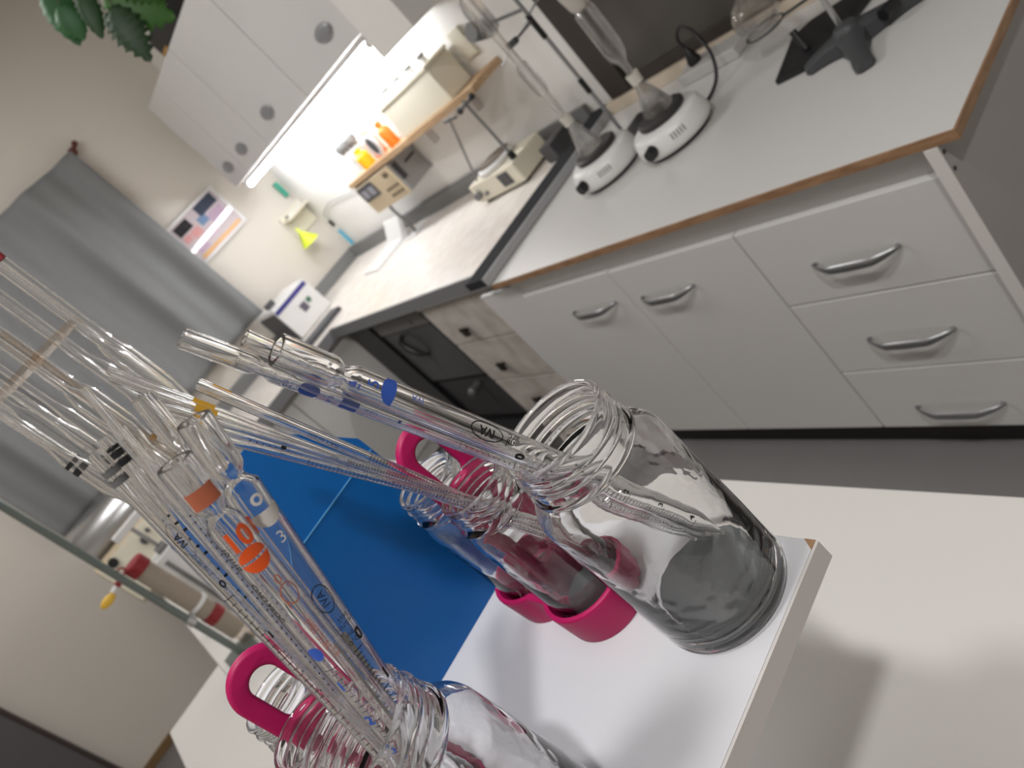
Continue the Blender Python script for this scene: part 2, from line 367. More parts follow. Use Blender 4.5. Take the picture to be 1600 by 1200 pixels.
ph = thing('bench_meter', 'beige-fronted bench meter with dark display hung under the wooden shelf', 'meter', (1.93, 3.4, 1.10))
MB().box(1.815, 1.996, 3.19, 3.585, 1.10, 1.262, .003).build('housing', pmat('meter_grey', (160, 160, 160), .5), ph, 0)
MB().box(1.805, 1.8145, 3.19, 3.585, 1.10, 1.262, .002).build('front_panel', M_beige, ph, 0)
MB().box(1.801, 1.8046, 3.40, 3.575, 1.175, 1.255).build('display_window', M_dgrey, ph, 0)
s_ = MB()
for y in (3.445, 3.52): s_.box(1.7985, 1.8006, y-.028, y+.028, 1.19, 1.235)
s_.build('readout_dot', pmat('readout', (150, 150, 160), .4), ph, 0)
s_ = MB()
for i in range(4):
    for j in range(2): s_.box(1.8005, 1.8046, 3.21+.035*i, 3.228+.035*i, 1.125+.035*j, 1.14+.035*j)
s_.cyl((1.8046, 3.235, 1.235), (1.79, 3.235, 1.235), .013)
s_.build('button_dot', pmat('button_brown', (92, 78, 62), .5), ph, 0)
for y in (3.19, 3.575): MB().box(1.815, 1.996, y, y+.01, 1.2622, 1.2718).build('hanger', M_mgrey, ph, 0)
MB().box(1.83, 1.86, 3.1845, 3.1895, 1.16, 1.25).box(1.90, 1.97, 3.1845, 3.1895, 1.205, 1.215).build('vent_slot', M_dgrey, ph, 0)
es = thing('electrode_stand', 'thin grey electrode stand below the beige bench meter', 'stand', (1.82, 3.50, .9005))
MB().tube([(1.85, 3.52, .908), (1.85, 3.52, 1.0), (1.835, 3.50, 1.06), (1.83, 3.485, 1.098)], .008).build('rod', M_mgrey, es)
MB().box(1.80, 1.90, 3.46, 3.58, .9005, .909, .003).build('base', M_wplastic, es, 0)
ws = tag(MB().prism([(1.60, 3.66, .9005), (1.84, 3.60, .9005), (1.90, 3.60, 1.01), (1.885, 3.60, 1.02), (1.82, 3.62, .925), (1.60, 3.66, .912)], (.03, .24, 0), .003).build('plastic_tray', M_wplastic, None, 30, loc=(1.75, 3.75, .9005)), 'white curved plastic tray tilted against the wall beneath the meter', 'tray')

# ------------------------------------------------------------------ far wall: poster, curtain, little rack, device
po = thing('framed_poster', 'white framed collage poster reflecting the lamp beside the grey curtain', 'picture', (1.47, 4.59, 1.54))
x0, x1, z0, z1 = 1.28, 1.665, 1.535, 1.81
MB().box(x0, x1, 4.575, 4.583, z0, z0+.014).box(x0, x1, 4.575, 4.583, z1-.014, z1).box(x0, x0+.014, 4.575, 4.583, z0+.014, z1-.014).box(x1-.014, x1, 4.575, 4.583, z0+.014, z1-.014).build('frame', M_wplastic, po, 0)
MB().box(x0, x1, 4.583, 4.598, z0, z1).build('backing', M_mgrey, po, 0)
pm = [pmat('print_'+n, c, .03) for n, c in (('pale', (190, 178, 182)), ('navy', (64, 70, 86)), ('bluegrey', (112, 136, 168)), ('mauve', (182, 158, 180)), ('rose', (204, 150, 148)), ('ochre', (214, 168, 118)), ('black', (46, 44, 48)), ('lilac', (190, 168, 184)))]
pr = MB(); yq = 4.5822
def blk(u0, u1, v0, v1, mi, dy=0):
    xa, xb = x0+.014+(x1-x0-.028)*u0, x0+.014+(x1-x0-.028)*u1; za, zb = z0+.014+(z1-z0-.028)*v0, z0+.014+(z1-z0-.028)*v1
    pr.box(xa, xb, yq-.0008-dy, yq, za, zb, mi=mi)
blk(0, 1, 0, 1, 0)
for u0, u1, v0, v1, mi in ((.55, .95, .72, .98, 1), (.45, .62, .55, .75, 2), (.05, .35, .70, .95, 6), (.22, .40, .45, .66, 4), (.62, .92, .38, .66, 3), (.05, .2, .5, .66, 4), (.35, .6, .22, .4, 7), (.08, .30, .15, .38, 3), (.06, .95, .02, .12, 5)):
    blk(u0, u1, v0, v1, mi, .0005)
pr.build('print', pm, po, 0)
# curtain
cu = thing('window_curtain', 'grey curtain hanging from a wooden rod on the far wall', 'curtain', (.5, 4.52, 1.13))
b = bmesh.new(); nx, nz = 150, 24; gx0, gx1, gz0, gz1 = -.31, 1.272, 1.13, 2.398
g = []
for j in range(nz+1):
    v = j/nz; row = []
    for i in range(nx+1):
        u = i/nx
        fold = .030*math.sin(u*2*PI*4.6+.5*math.sin(u*9)+.25*v)+.012*math.sin(u*2*PI*11+1)
        row.append(b.verts.new((gx0+(gx1-gx0)*u, 4.515+fold*(1-.35*v**3), gz0+(gz1-gz0)*v)))
    g.append(row)
for j in range(nz):
    for i in range(nx): b.faces.new((g[j][i], g[j][i+1], g[j+1][i+1], g[j+1][i]))
m = MB(); m._merge(b); co = m.build('cloth', M_curt, cu, 180)
sd = co.modifiers.new('thickness', 'SOLIDIFY'); sd.thickness = .003
MB().cyl((-.36, 4.572, 2.385), (1.285, 4.572, 2.385), .008).build('rod', M_redwood, cu)
MB().sphere((1.290, 4.56, 2.395), .024).sphere((1.315, 4.56, 2.408), .013).sphere((1.332, 4.56, 2.418), .017).build('finial', M_redwood, cu)
# little white rack with funnel
rk = thing('wall_rack', 'small white plastic rack on the far wall near the corner', 'rack', (1.88, 4.55, 1.36))
MB().box(1.80, 1.985, 4.585, 4.598, 1.24, 1.40, .003).box(1.80, 1.985, 4.48, 4.585, 1.355, 1.366, .003).build('shelf_board', M_cream, rk, 0)
MB().box(1.83, 1.95, 4.5, 4.57, 1.3665, 1.39, .004).build('tray_insert', pmat('rack_grey', (196, 194, 186), .5), rk, 0)
tag(MB().lathe([(.004, 1.30), (.006, 1.30), (.010, 1.265), (.060, 1.19), (.062, 1.178), (.058, 1.178), (.007, 1.26), (.004, 1.30)], Matrix.Translation((1.81, 4.52, 0)), 24).build('funnel', M_lime, None, loc=(1.81, 4.52, 1.178)), 'bright lime plastic funnel hanging below the small white rack', 'funnel')
tag(MB().box(1.935, 1.965, 4.55, 4.58, 1.455, 1.565, .008).build('scrub_brush', M_green, None, loc=(1.95, 4.565, 1.455)), 'green plastic brush handle above the small white rack', 'brush')
br = thing('thermometer', 'cyan rod with black top hanging on the right wall by the corner', 'thermometer', (1.985, 4.49, 1.05))
MB().cyl((1.985, 4.495, .985), (1.985, 4.495, 1.105), .010, seg=12).build('body', M_cyan, br)
MB().cyl((1.985, 4.495, 1.106), (1.985, 4.495, 1.14), .006, seg=12).build('neck', M_wplastic, br)
MB().cyl((1.985, 4.495, 1.141), (1.985, 4.495, 1.185), .010, seg=12).build('cap', M_black, br)
cd = tag(MB().tube([(1.99, 4.49, 1.187), (1.985, 4.47, 1.24), (1.985, 4.3, 1.27), (1.985, 4.0, 1.235), (1.985, 3.62, 1.22)], .0025, 6).build('cable', M_mgrey, None, loc=(1.99, 4.49, 1.187)), 'thin cable looping along the right wall from the cyan rod', 'cable')
dv = thing('analyser', 'white analyser with blue stripe and grey sides on the far corner worktop', 'device', (1.33, 4.3, .9))
MB().box(1.21, 1.455, 4.165, 4.52, .912, 1.10, .004).build('housing', M_dgrey, dv, 0)
MB().box(1.20, 1.465, 4.15, 4.164, .905, 1.115, .003).build('front_panel', M_wplastic, dv, 0)
MB().box(1.203, 1.455, 4.1475, 4.1496, 1.085, 1.110).build('stripe', pmat('blue_stripe', (54, 52, 122), .4), dv, 0)
MB().box(1.325, 1.368, 4.1475, 4.1496, .985, 1.035).build('display_window', pmat('lcd', (96, 92, 106), .3), dv, 0)
MB().box(1.38, 1.408, 4.146, 4.1496, 1.005, 1.035, .004).build('button', pmat('green_button', (74, 112, 92), .4), dv, 0)
MB().box(1.21, 1.455, 4.165, 4.52, 1.101, 1.125, .006).build('lid', M_wplastic, dv, 0)
MB().box(1.24, 1.30, 4.30, 4.33, 1.1255, 1.16, .005).build('handle', M_dgrey, dv, 0)
MB().box(1.20, 1.24, 4.17, 4.2, .9005, .9115).box(1.42, 1.46, 4.17, 4.2, .9005, .9115).box(1.20, 1.24, 4.48, 4.51, .9005, .9115).box(1.42, 1.46, 4.48, 4.51, .9005, .9115).build('foot', M_black, dv, 0)
tag(MB().box(1.08, 1.36, 3.80, 3.93, .9005, .925, .004).build('tablet_case', M_dgrey, None, 0, loc=(1.22, 3.86, .9005)), 'dark flat case lying on the corner worktop before the white analyser', 'case')

# ------------------------------------------------------------------ apparatus on the worktops
def hotplate(cx, cy, z, ky, label):
    o = thing('hotplate', label, 'hotplate', (cx, cy, z), 'round electric hotplates on the white worktop')
    T = Matrix.Translation((cx, cy, z))
    MB().lathe([(0, .012), (.104, .012), (.110, .018), (.112, .03), (.104, .064), (.095, .073), (.072, .077), (0, .077)], T, 40).build('body', M_wplastic, o, 40)
    MB().lathe([(0, 0), (.094, 0), (.094, .0118), (0, .0118)], T, 40).build('base', M_black, o)
    MB().lathe([(0, .0772), (.068, .0772), (.070, .082), (.070, .090), (.064, .094), (.030, .094), (.026, .091), (0, .091)], T, 40).build('heating_plate', M_plate, o)
    a = PI-ky
    n = Vector((math.cos(a), math.sin(a), 0)); p = Vector((cx, cy, z+.043))+n*.106
    MB().cyl(p, p+n*.024, .018, .016).build('knob', M_black, o)
    v = MB()
    for i in range(5):
        a = PI-ky+.62+.085*i
        n = Vector((math.cos(a), math.sin(a), .22)).normalized(); p = Vector((cx, cy, z+.048))+Vector((n.x, n.y, 0))*.1085
        t = Vector((-math.sin(a), math.cos(a), 0))
        up = Vector((-n.x*.22, -n.y*.22, 1)).normalized()
        v.prism([p+t*.0016+up*.009, p-t*.0016+up*.009, p-t*.0016-up*.009, p+t*.0016-up*.009], n*.0022)
    v.build('vent_slot', M_dgrey, o, 0)
    return o
hotplate(1.515, 1.425, .9003, -.02, 'white round hotplate nearer the worktop corner carrying the tall extractor')
hotplate(1.500, 1.690, .9003, .12, 'white round hotplate farther left next to the dark strip')
def flask(cx, cy, z, label, r=.044, h=.115):
    o = thing('conical_flask', label, 'flask', (cx, cy, z), 'conical flasks on the hotplates')
    t = .002
    MB().lathe([(0, 0), (r-.004, 0), (r, .005), (r*.95, .014), (.013, h*.78), (.013, h), (.011, h), (.011, h*.78), (r*.95-t, .015), (r-t-.002, .006), (0, .003)], Matrix.Translation((cx, cy, z)), 32).build('body', M_bglass, o)
    MB().lathe([(.0135, h*.80), (.0165, h*.80), (.0185, h*1.06), (.0135, h*1.06)], Matrix.Translation((cx, cy, z)), 24, closed=True).build('joint', pmat('ground_glass', (206, 202, 192), .6), o)
    return o
flask(1.52, 1.425, .9945, 'conical flask under the wide extractor on the nearer hotplate')
flask(1.50, 1.700, .9945, 'conical flask under the thin condenser on the farther hotplate', .040, .12)
sx = thing('extractor_tube', 'wide glass extractor tube rising from the nearer conical flask', 'extractor', (1.52, 1.425, 1.117))
T = Matrix.Translation((1.52, 1.425, 0))
MB().lathe([(.008, 1.118), (.010, 1.118), (.011, 1.15), (.026, 1.175), (.027, 1.19), (.027, 1.31), (.017, 1.325), (.017, 1.345), (.015, 1.345), (.015, 1.326), (.025, 1.309), (.025, 1.19), (.009, 1.152), (.008, 1.118)], T, 28).build('body', M_bglass, sx)
MB().lathe([(.0175, 1.318), (.024, 1.33), (.031, 1.375), (.024, 1.385), (.0175, 1.385)], T, 24, closed=True).build('joint', pmat('ground_glass_b', (196, 190, 182), .6), sx)
MB().tube([(1.52+.03, 1.425, 1.17), (1.52+.04, 1.425, 1.2), (1.52+.04, 1.425, 1.30), (1.52+.028, 1.425, 1.33)], .004, 8).build('side_arm', M_bglass, sx)
MB().lathe([(.010, 1.386), (.018, 1.386), (.021, 1.40), (.021, 1.62), (.012, 1.64), (.010, 1.64), (.010, 1.62), (.019, 1.61), (.019, 1.41), (.010, 1.40)], T, 24, closed=True).build('condenser', M_bglass, sx)
cn = thing('condenser', 'thin glass condenser column rising from the farther conical flask', 'condenser', (1.50, 1.700, 1.128))
T = Matrix.Translation((1.50, 1.700, 0))
MB().lathe([(.006, 1.124), (.009, 1.124), (.012, 1.15), (.012, 1.60), (.010, 1.60), (.010, 1.15), (.006, 1.126)], T, 20, closed=True).build('body', M_bglass, cn)
MB().lathe([(.0122, 1.20), (.020, 1.21), (.022, 1.24), (.022, 1.29), (.016, 1.31), (.0122, 1.31)], T, 20, closed=True).build('bulb', M_bglass, cn)
MB().lathe([(.0124, 1.41), (.026, 1.42), (.030, 1.45), (.030, 1.50), (.024, 1.53), (.0124, 1.54)], T, 20, closed=True).build('upper_bulb', M_bglass, cn)
rs = thing('retort_stand', 'retort stand with black sleeves holding the thin condenser', 'stand', (1.60, 1.66, .9003))
MB().box(1.618, 1.80, 1.60, 1.77, .9003, .914, .003).build('base', M_black, rs, 0)
MB().cyl((1.632, 1.695, .9145), (1.632, 1.695, 1.85), .006).build('rod', M_chrome, rs)
k = MB(); k.cyl((1.630, 1.695, 1.30), (1.630, 1.695, 1.38), .0085); k.build('sleeve', M_black, rs)
MB().cyl((1.630, 1.695, 1.10), (1.630, 1.695, 1.15), .0085).build('sleeve', M_black, rs)
MB().cyl((1.525, 1.80, 1.455), (1.58, 1.80, 1.43), .028).cyl((1.55, 1.80, 1.45), (1.630, 1.70, 1.40), .005).build('clamp_head', M_mgrey, rs)
k = MB(); k.cyl((1.630, 1.695, 1.36), (1.53, 1.695, 1.36), .004).cyl((1.630, 1.70, 1.375), (1.60, 1.50, 1.42), .003).cyl((1.630, 1.69, 1.37), (1.66, 1.95, 1.31), .003); k.build('clamp_arm', M_chrome, rs)
MB().box(1.5135, 1.532, 1.675, 1.715, 1.352, 1.37, .003).build('clamp_jaw', M_dgrey, rs, 0)
# heating mantle
mt = thing('magnetic_stirrer', 'beige box stirrer with a round plate and two upright rods on the corner worktop', 'stirrer', (1.82, 2.5, .9003))
MB().box(1.735, 1.93, 2.36, 2.70, .912, 1.00, .008).build('housing', M_cream, mt, 0)
MB().lathe([(0, 0), (.085, 0), (.092, .006), (.092, .02), (.085, .026), (0, .026)], Matrix.Translation((1.83, 2.55, 1.0005)), 36).build('plate_rim', M_wplastic, mt)
MB().lathe([(0, 0), (.078, 0), (.078, .004), (0, .004)], Matrix.Translation((1.83, 2.55, 1.027)), 36).build('top_plate', pmat('stirrer_plate', (112, 102, 92), .5), mt)
MB().box(1.7315, 1.7346, 2.42, 2.49, .93, .985).build('display_window', M_dgrey, mt, 0)
MB().cyl((1.7346, 2.66, .955), (1.71, 2.66, .955), .018).cyl((1.7346, 2.61, .945), (1.722, 2.61, .945), .009).build('knob', M_mgrey, mt)
MB().box(1.75, 1.78, 2.38, 2.41, .9003, .9118).box(1.89, 1.92, 2.38, 2.41, .9003, .9118).box(1.75, 1.78, 2.65, 2.68, .9003, .9118).box(1.89, 1.92, 2.65, 2.68, .9003, .9118).build('foot', M_black, mt, 0)
MB().cyl((1.775, 2.375, 1.0005), (1.775, 2.375, 1.03), .014).build('socket', M_black, mt)
MB().cyl((1.775, 2.375, 1.031), (1.775, 2.375, 1.285), .006).build('rod', M_mgrey, mt)
MB().cyl((1.765, 2.655, 1.0005), (1.78, 2.52, 1.265), .0045).build('rod', M_mgrey, mt)
k = MB(); k.cyl((1.775, 2.325, 1.275), (1.775, 2.425, 1.262), .007).sphere((1.775, 2.32, 1.276), .014).sphere((1.775, 2.43, 1.261), .014); k.build('boss_clamp', M_black, mt)
k = MB(); k.cyl((1.78, 2.48, 1.252), (1.78, 2.56, 1.262), .006); k.build('clamp_knob', M_black, mt)
tag(MB().box(1.80, 1.95, 2.20, 2.27, .9005, .97, .004).build('junction_box', M_dgrey, None, 0, loc=(1.84, 2.24, .9005)), 'dark grey block behind the dark end strip near the wall', 'box')
tag(MB().box(1.985, 1.998, 2.385, 2.465, 1.355, 1.475, .004).build('wall_switch', pmat('switch_beige', (206, 200, 182), .5), None, 0, loc=(1.99, 2.16, 1.33)), 'beige rectangular wall plate right of the lit shelf', 'switch')

# round flask on ring stand, tripod stand, plug and socket
rf = thing('round_flask', 'clear round-bottom flask in front of the dark window', 'flask', (1.74, 1.20, .95))
MB().lathe([(0, -.060), (.025, -.0545), (.045, -.040), (.058, -.015), (.060, 0), (.057, .018), (.045, .040), (.025, .0545), (.014, .064), (.014, .12), (.0165, .125), (.0125, .125), (.0125, .065), (.023, .053), (.043, .039), (.0555, .017), (.0583, 0), (.0563, -.0145), (.0437, -.0388), (.024, -.053), (0, -.0583)], Matrix.Translation((1.74, 1.20, 1.015)), 36).build('body', M_bglass, rf)
fs = thing('flask_stand', 'flat black stand plate with short black post behind the grey tripod', 'stand', (1.68, 1.03, .9003))
MB().prism([(1.548, 1.122, .9003), (1.55, 1.05, .9003), (1.625, .985, .9003), (1.84, .94, .9003), (1.84, 1.01, .9003), (1.80, 1.13, .9003), (1.76, 1.165, .9003)], (0, 0, .012), .002).build('base', M_black, fs, 0)
MB().cyl((1.640, 1.072, .9125), (1.655, 1.088, .962), .009).build('post', M_black, fs)
MB().cyl((1.80, .98, .9125), (1.80, .98, 1.5), .006).build('rod', M_chrome, fs)
k = MB(); k.tube([(1.74+.05*math.cos(a*PI/12), 1.20+.05*math.sin(a*PI/12), .972) for a in range(25)], .003, 8).cyl((1.757, 1.153, .972), (1.80, .98, .975), .004); k.build('ring', M_iron, fs)
tp = thing('tripod_stand', 'grey cast tripod stand with a steel rod at the worktop edge', 'stand', (1.57, .94, .9003))
cx, cy = 1.565, .925
k = MB()
for ex, ey in ((1.535, 1.02), (1.435, .855), (1.64, .80)):
    dx, dy = ex-cx, ey-cy; L = math.hypot(dx, dy); nx_, ny_ = -dy/L, dx/L
    b = bmesh.new(); rings = []
    for u, wd, ht, z in ((0, .040, .046, .946), (.22, .030, .042, .944), (.5, .021, .034, .938), (.8, .019, .026, .930), (1, .021, .022, .9235), (1.10, .013, .016, .920)):
        px, py = cx+dx*u, cy+dy*u
        rings.append([b.verts.new((px+nx_*wd*s1, py+ny_*wd*s1, zz)) for s1, zz in ((-1, z-ht), (1, z-ht), (1, z-.25*ht), (.55, z), (-.55, z), (-1, z-.25*ht))])
    for A, B in zip(rings, rings[1:]):
        for q in range(6): b.faces.new((A[q], A[(q+1) % 6], B[(q+1) % 6], B[q]))
    b.faces.new(rings[0][::-1]); b.faces.new(rings[-1]); bmesh.ops.recalc_face_normals(b, faces=b.faces[:])
    k._merge(b)
k.lathe([(0, .905), (.034, .905), (.036, .935), (.022, .955), (0, .957)], Matrix.Translation((cx, cy, 0)), 24)
k.build('base', M_iron, tp, 40)
MB().cyl((cx+.02, cy+.02, .94), (cx+.02, cy+.02, 1.65), .0065).build('rod', M_steel, tp)
MB().cyl((1.56, .845, .935), (1.595, .83, .935), .014).build('thumb_screw', M_black, tp)
skt = tag(MB().box(1.84, 1.94, 1.38, 1.60, .9003, .935, .006).build('socket_strip', pmat('socket_grey', (190, 188, 186), .4), None, 0, loc=(1.88, 1.5, .9003)), 'pale socket strip at the back of the worktop under the window', 'socket')
pl = thing('power_plug', 'black plug with looping black cord behind the nearer hotplate', 'plug', (1.88, 1.545, .936))
MB().lathe([(0, 0), (.020, 0), (.022, .012), (.012, .04), (.006, .055), (0, .055)], Matrix.Translation((1.885, 1.545, .9352)), 20).build('body', M_black, pl)
pts = [(1.885, 1.545, .985), (1.885, 1.55, 1.02), (1.88, 1.53, 1.045), (1.865, 1.50, 1.055), (1.84, 1.46, 1.045), (1.81, 1.425, 1.01), (1.77, 1.395, .965), (1.72, 1.385, .925), (1.67, 1.39, .908), (1.63, 1.40, .9065)]
sm = []
for i in range(len(pts)-1):
    for q in range(5):
        t = q/5; p0, p1, p2, p3 = (Vector(pts[max(i-1, 0)]), Vector(pts[i]), Vector(pts[i+1]), Vector(pts[min(i+2, len(pts)-1)]))
        sm.append(.5*((2*p1)+(-p0+p2)*t+(2*p0-5*p1+4*p2-p3)*t*t+(-p0+3*p1-3*p2+p3)*t**3))
MB().tube(sm, .005, 8).build('cord', M_black, pl)

# ------------------------------------------------------------------ plant pot on the wall cabinet
bx_ = thing('storage_case', 'black box with a gold corner standing on top of the wall cabinet', 'box', (1.83, 3.6, 2.287))
MB().box(1.705, 1.95, 3.38, 3.77, 2.2865, 2.385, .006).build('body', M_black, bx_, 0)
MB().box(1.700, 1.7045, 3.66, 3.755, 2.2865, 2.300).build('corner_trim', pmat('gold_trim', (170, 124, 60), .4), bx_, 0)
pp = thing('hanging_plant', 'leafy green plant with toothed leaves hanging down beside the black box', 'plant', (1.10, 2.17, 2.42))
MB().lathe([(0, 2.42), (.06, 2.42), (.085, 2.54), (.09, 2.56), (.082, 2.56), (.078, 2.545), (0, 2.545)], Matrix.Translation((1.10, 2.17, 0)), 32).build('pot', M_wplastic, pp)
MB().cyl((1.10, 2.17, 2.5455), (1.10, 2.17, 3.249), .003, seg=8).build('hanging_cord', M_mgrey, pp)
def leaf(bm, p, d, n, L, W, lobes):
    """toothed leaf blade from stem point p along d, face normal n, cupped"""
    d, n = Vector(d).normalized(), Vector(n); n = (n-d*n.dot(d)).normalized(); s = d.cross(n); p = Vector(p)
    rows = []; N = 15
    for i in range(N+1):
        u = i/N
        w = W*(math.sin(PI*min(1, u*.93+.07))**.75)*(1-.25*u)
        if i % 2: w *= max(.35, 1-.30*lobes)
        ctr = p+d*(L*u)+n*(-.25*L*u*u)
        rows.append([bm.verts.new(ctr+s*(w*q)+n*(-.20*abs(q)*w)+d*(.10*w*abs(q) if i % 2 == 0 else 0)) for q in (-1, -.5, 0, .5, 1)])
    for A, B in zip(rows, rows[1:]):
        for q in range(4): bm.faces.new((A[q], A[q+1], B[q+1], B[q]))
stems = MB()
lv = [((.955, 2.285, 2.315), (-.071, -.03, -.14), .170, .050, .4, 0), ((.925, 2.26, 2.245), (-.03, -.01, -.08), .095, .045, .4, 0), ((.990, 2.234, 2.240), (-.06, -.015, -.10), .130, .036, .5, 1),
      ((.998, 2.20, 2.180), (.05, -.06, -.11), .175, .080, 1.3, 2), ((.995, 2.185, 2.15), (-.045, -.025, -.12), .155, .060, 1.4, 3), ((1.03, 2.17, 2.19), (.06, -.05, -.10), .14, .05, 1.5, 2), ((.972, 2.20, 2.15), (-.02, -.03, -.11), .125, .045, 1.2, 3)]
for i, (p, dr, L, W, lb, mi) in enumerate(lv):
    b = bmesh.new(); leaf(b, p, dr, (-.40, -.85, -.15+.2*(i % 2)), L, W, lb)
    k = MB(); k._merge(b); lo = k.build('leaf', (M_leaf2, pmat('leaf_deep', (36, 72, 34), .5), M_leaf, pmat('leaf_dull_green', (38, 66, 36), .5))[mi], pp, 60)  # leaves vary between four greens, lighter and darker
    sd = lo.modifiers.new('thickness', 'SOLIDIFY'); sd.thickness = .0008
    e = Vector(p)
    MB().tube([(1.10+.02*math.cos(i), 2.17+.02*math.sin(i), 2.55), (1.06, 2.18+.02*i/3, 2.50), (.5*(1.07+e.x), .5*(2.2+e.y), e.z+.12), e], .0016, 6).build('stem', pmat('stem_green', (74, 80, 50), .6), pp)

# ------------------------------------------------------------------ tables and the things on them at the far left
def table(name, label, x0, x1, y0, y1, legs):
    t = thing(name, label, 'table', ((x0+x1)/2, (y0+y1)/2, 0))
    MB().box(x0, x1, y0, y1, .725, .75, .0012).build('tabletop', M_table, t, 0)
    for x, y in legs: MB().box(x-.02, x+.02, y-.02, y+.02, 0, .7245).build('leg', M_wplastic, t, 0)
table('work_table', 'long white work table under the raised board of jars', -.2465, .527, -.05, 4.42, [(-.2, .05), (.48, .05), (-.2, 4.37), (.48, 4.37)])
table('side_table', 'narrow white table butted against the left side of the long table', -.465, -.2475, -.05, 2.457, [(-.42, .05), (-.28, .05), (-.42, 2.40), (-.28, 2.40)])
ls = thing('burette_stand', 'tall grey rod stand at the left end of the long table', 'stand', (-.172, 2.30, .7502))
MB().box(-.225, -.125, 2.20, 2.40, .7502, .762, .003).build('base', M_rod, ls, 0)
MB().cyl((-.172, 2.30, .7622), (-.172, 2.30, 1.95), .0105).build('rod', M_rod, ls)
k = MB(); k.cyl((-.172, 2.30, .93), (-.172, 2.30, .955), .0135).box(-.165, -.155, 2.295, 2.34, .936, .949); k.build('clamp', M_steel, ls)
cl = thing('filter_column', 'taupe upright column with dark red cap and red band beside the rod', 'column', (-.130, 2.36, .7502))
T = Matrix.Translation((-.130, 2.365, 0))
MB().lathe([(0, .795), (.030, .795), (.030, 1.125), (0, 1.125)], T, 28).build('body', M_tubeb, cl)
MB().lathe([(.0302, .868), (.0318, .868), (.0318, .900), (.0302, .900)], T, 28, closed=True).build('band', M_red, cl)
k = MB().lathe([(0, 1.1255), (.0335, 1.1255), (.0335, 1.158), (.030, 1.162), (0, 1.162)], T, 28)
k.tube([(-.160+.010*math.cos(a*PI/8), 2.335, 1.172+.010*math.sin(a*PI/8)) for a in range(17)], .003, 6)
k.build('cap', M_red, cl)
MB().lathe([(0, .7502), (.034, .7502), (.034, .760), (.024, .764), (.024, .7945), (0, .7945)], T, 28).build('base', M_clearp, cl)
MB().lathe([(.0302, .935), (.0345, .935), (.0345, .947), (.0302, .947)], T, 28, closed=True).build('collar', M_wplastic, cl)
tg = thing('yellow_tag', 'yellow plastic key tag with red clip hanging by the red cap', 'tag', (-.235, 2.34, 1.15))
MB().box(-.196, -.174, 2.325, 2.345, 1.150, 1.166, .002).build('clip', M_red, tg, 0)
MB().tube([(-.197, 2.335, 1.158), (-.215, 2.335, 1.156)], .006, 8).build('link', M_wplastic, tg)
MB().sphere((-.238, 2.335, 1.150), .026, (.95, .35, .5)).build('fob', M_yel, tg)
# steel drum and control box
dm = thing('steel_drum', 'shiny horizontal stainless steel drum below the grey curtain', 'drum', (.05, 4.22, .7502))
MB().lathe([(0, 0), (.12, 0), (.145, .008), (.15, .02), (.15, .70), (.145, .712), (.12, .72), (0, .72)], Matrix.Translation((-.30, 4.22, 1.02)) @ Matrix.Rotation(PI/2, 4, 'Y'), 48).build('body', M_steel, dm, 40)
MB().box(-.22, -.16, 4.10, 4.34, .7502, .90).box(.26, .32, 4.10, 4.34, .7502, .90).build('cradle', M_dgrey, dm, 0)
cbx = thing('control_box', 'beige control box with black knob in front of the steel drum', 'control box', (-.13, 3.92, .7502))
MB().box(-.325, .02, 3.86, 3.99, .7502, 1.0, .004).build('housing', M_beige, cbx, 0)
MB().box(-.320, .015, 3.852, 3.8596, .76, .995, .002).build('front_panel', M_cream, cbx, 0)
MB().cyl((-.25, 3.852, .975), (-.25, 3.83, .975), .022).build('knob', M_black, cbx)
MB().cyl((-.10, 3.852, .93), (-.10, 3.835, .93), .020).cyl((-.06, 3.852, .95), (-.06, 3.83, .95), .010).build('switch', M_dgrey, cbx)
wst = thing('white_support', 'white upright support with dark hook behind the taupe column', 'support', (-.07, 2.74, .7502))
MB().box(-.115, -.02, 2.70, 2.80, .7502, 1.045, .006).build('body', M_wplastic, wst, 0)
MB().box(-.10, -.085, 2.69, 2.6995, .79, 1.02).build('slot', M_mgrey, wst, 0)
MB().tube([(-.075, 2.70, .81), (-.075, 2.675, .81), (-.075, 2.67, .80), (-.075, 2.675, .785), (-.05, 2.675, .785)], .006, 8).build('hook', M_dgrey, wst)
cr = thing('crossbar_clamp', 'steel crossbar with white grip fixed on the white support', 'clamp', (-.08, 2.75, 1.05))
MB().box(-.085, -.045, 2.71, 2.79, 1.0455, 1.062, .003).build('bracket', M_mgrey, cr, 0)
MB().cyl((-.065, 2.75, 1.0625), (-.065, 2.75, 1.165), .007).build('rod', M_steel, cr)
MB().box(-.125, -.005, 2.735, 2.765, 1.166, 1.192, .004).build('grip', M_wplastic, cr, 0)

# ------------------------------------------------------------------ raised board in the foreground
ZB = 1.16
bd = thing('raised_shelf', 'white raised board with chipped corner carrying the jars of pipettes', 'shelf', (.06, .6, .7502))
MB().box(-.105, .216, .3255, .885, ZB-.019, ZB, .0004).build('board', M_board, bd, 0)
MB().box(-.105, .216, .323, .3253, ZB-.019, ZB-.0005).build('edge_band', M_bedge, bd, 0)['label'] = 'greyish front edge band'
MB().prism([(.2085, .3253, ZB+.0002), (.2163, .3253, ZB+.0002), (.2163, .334, ZB+.0002)], (0, 0, -.010)).build('chip', M_edge, bd, 0)['label'] = 'brown chipped corner'
for x in (-.09, .075): MB().box(x, x+.016, .62, .86, .7502, ZB-.0195).build('leg_panel', M_board, bd, 0)

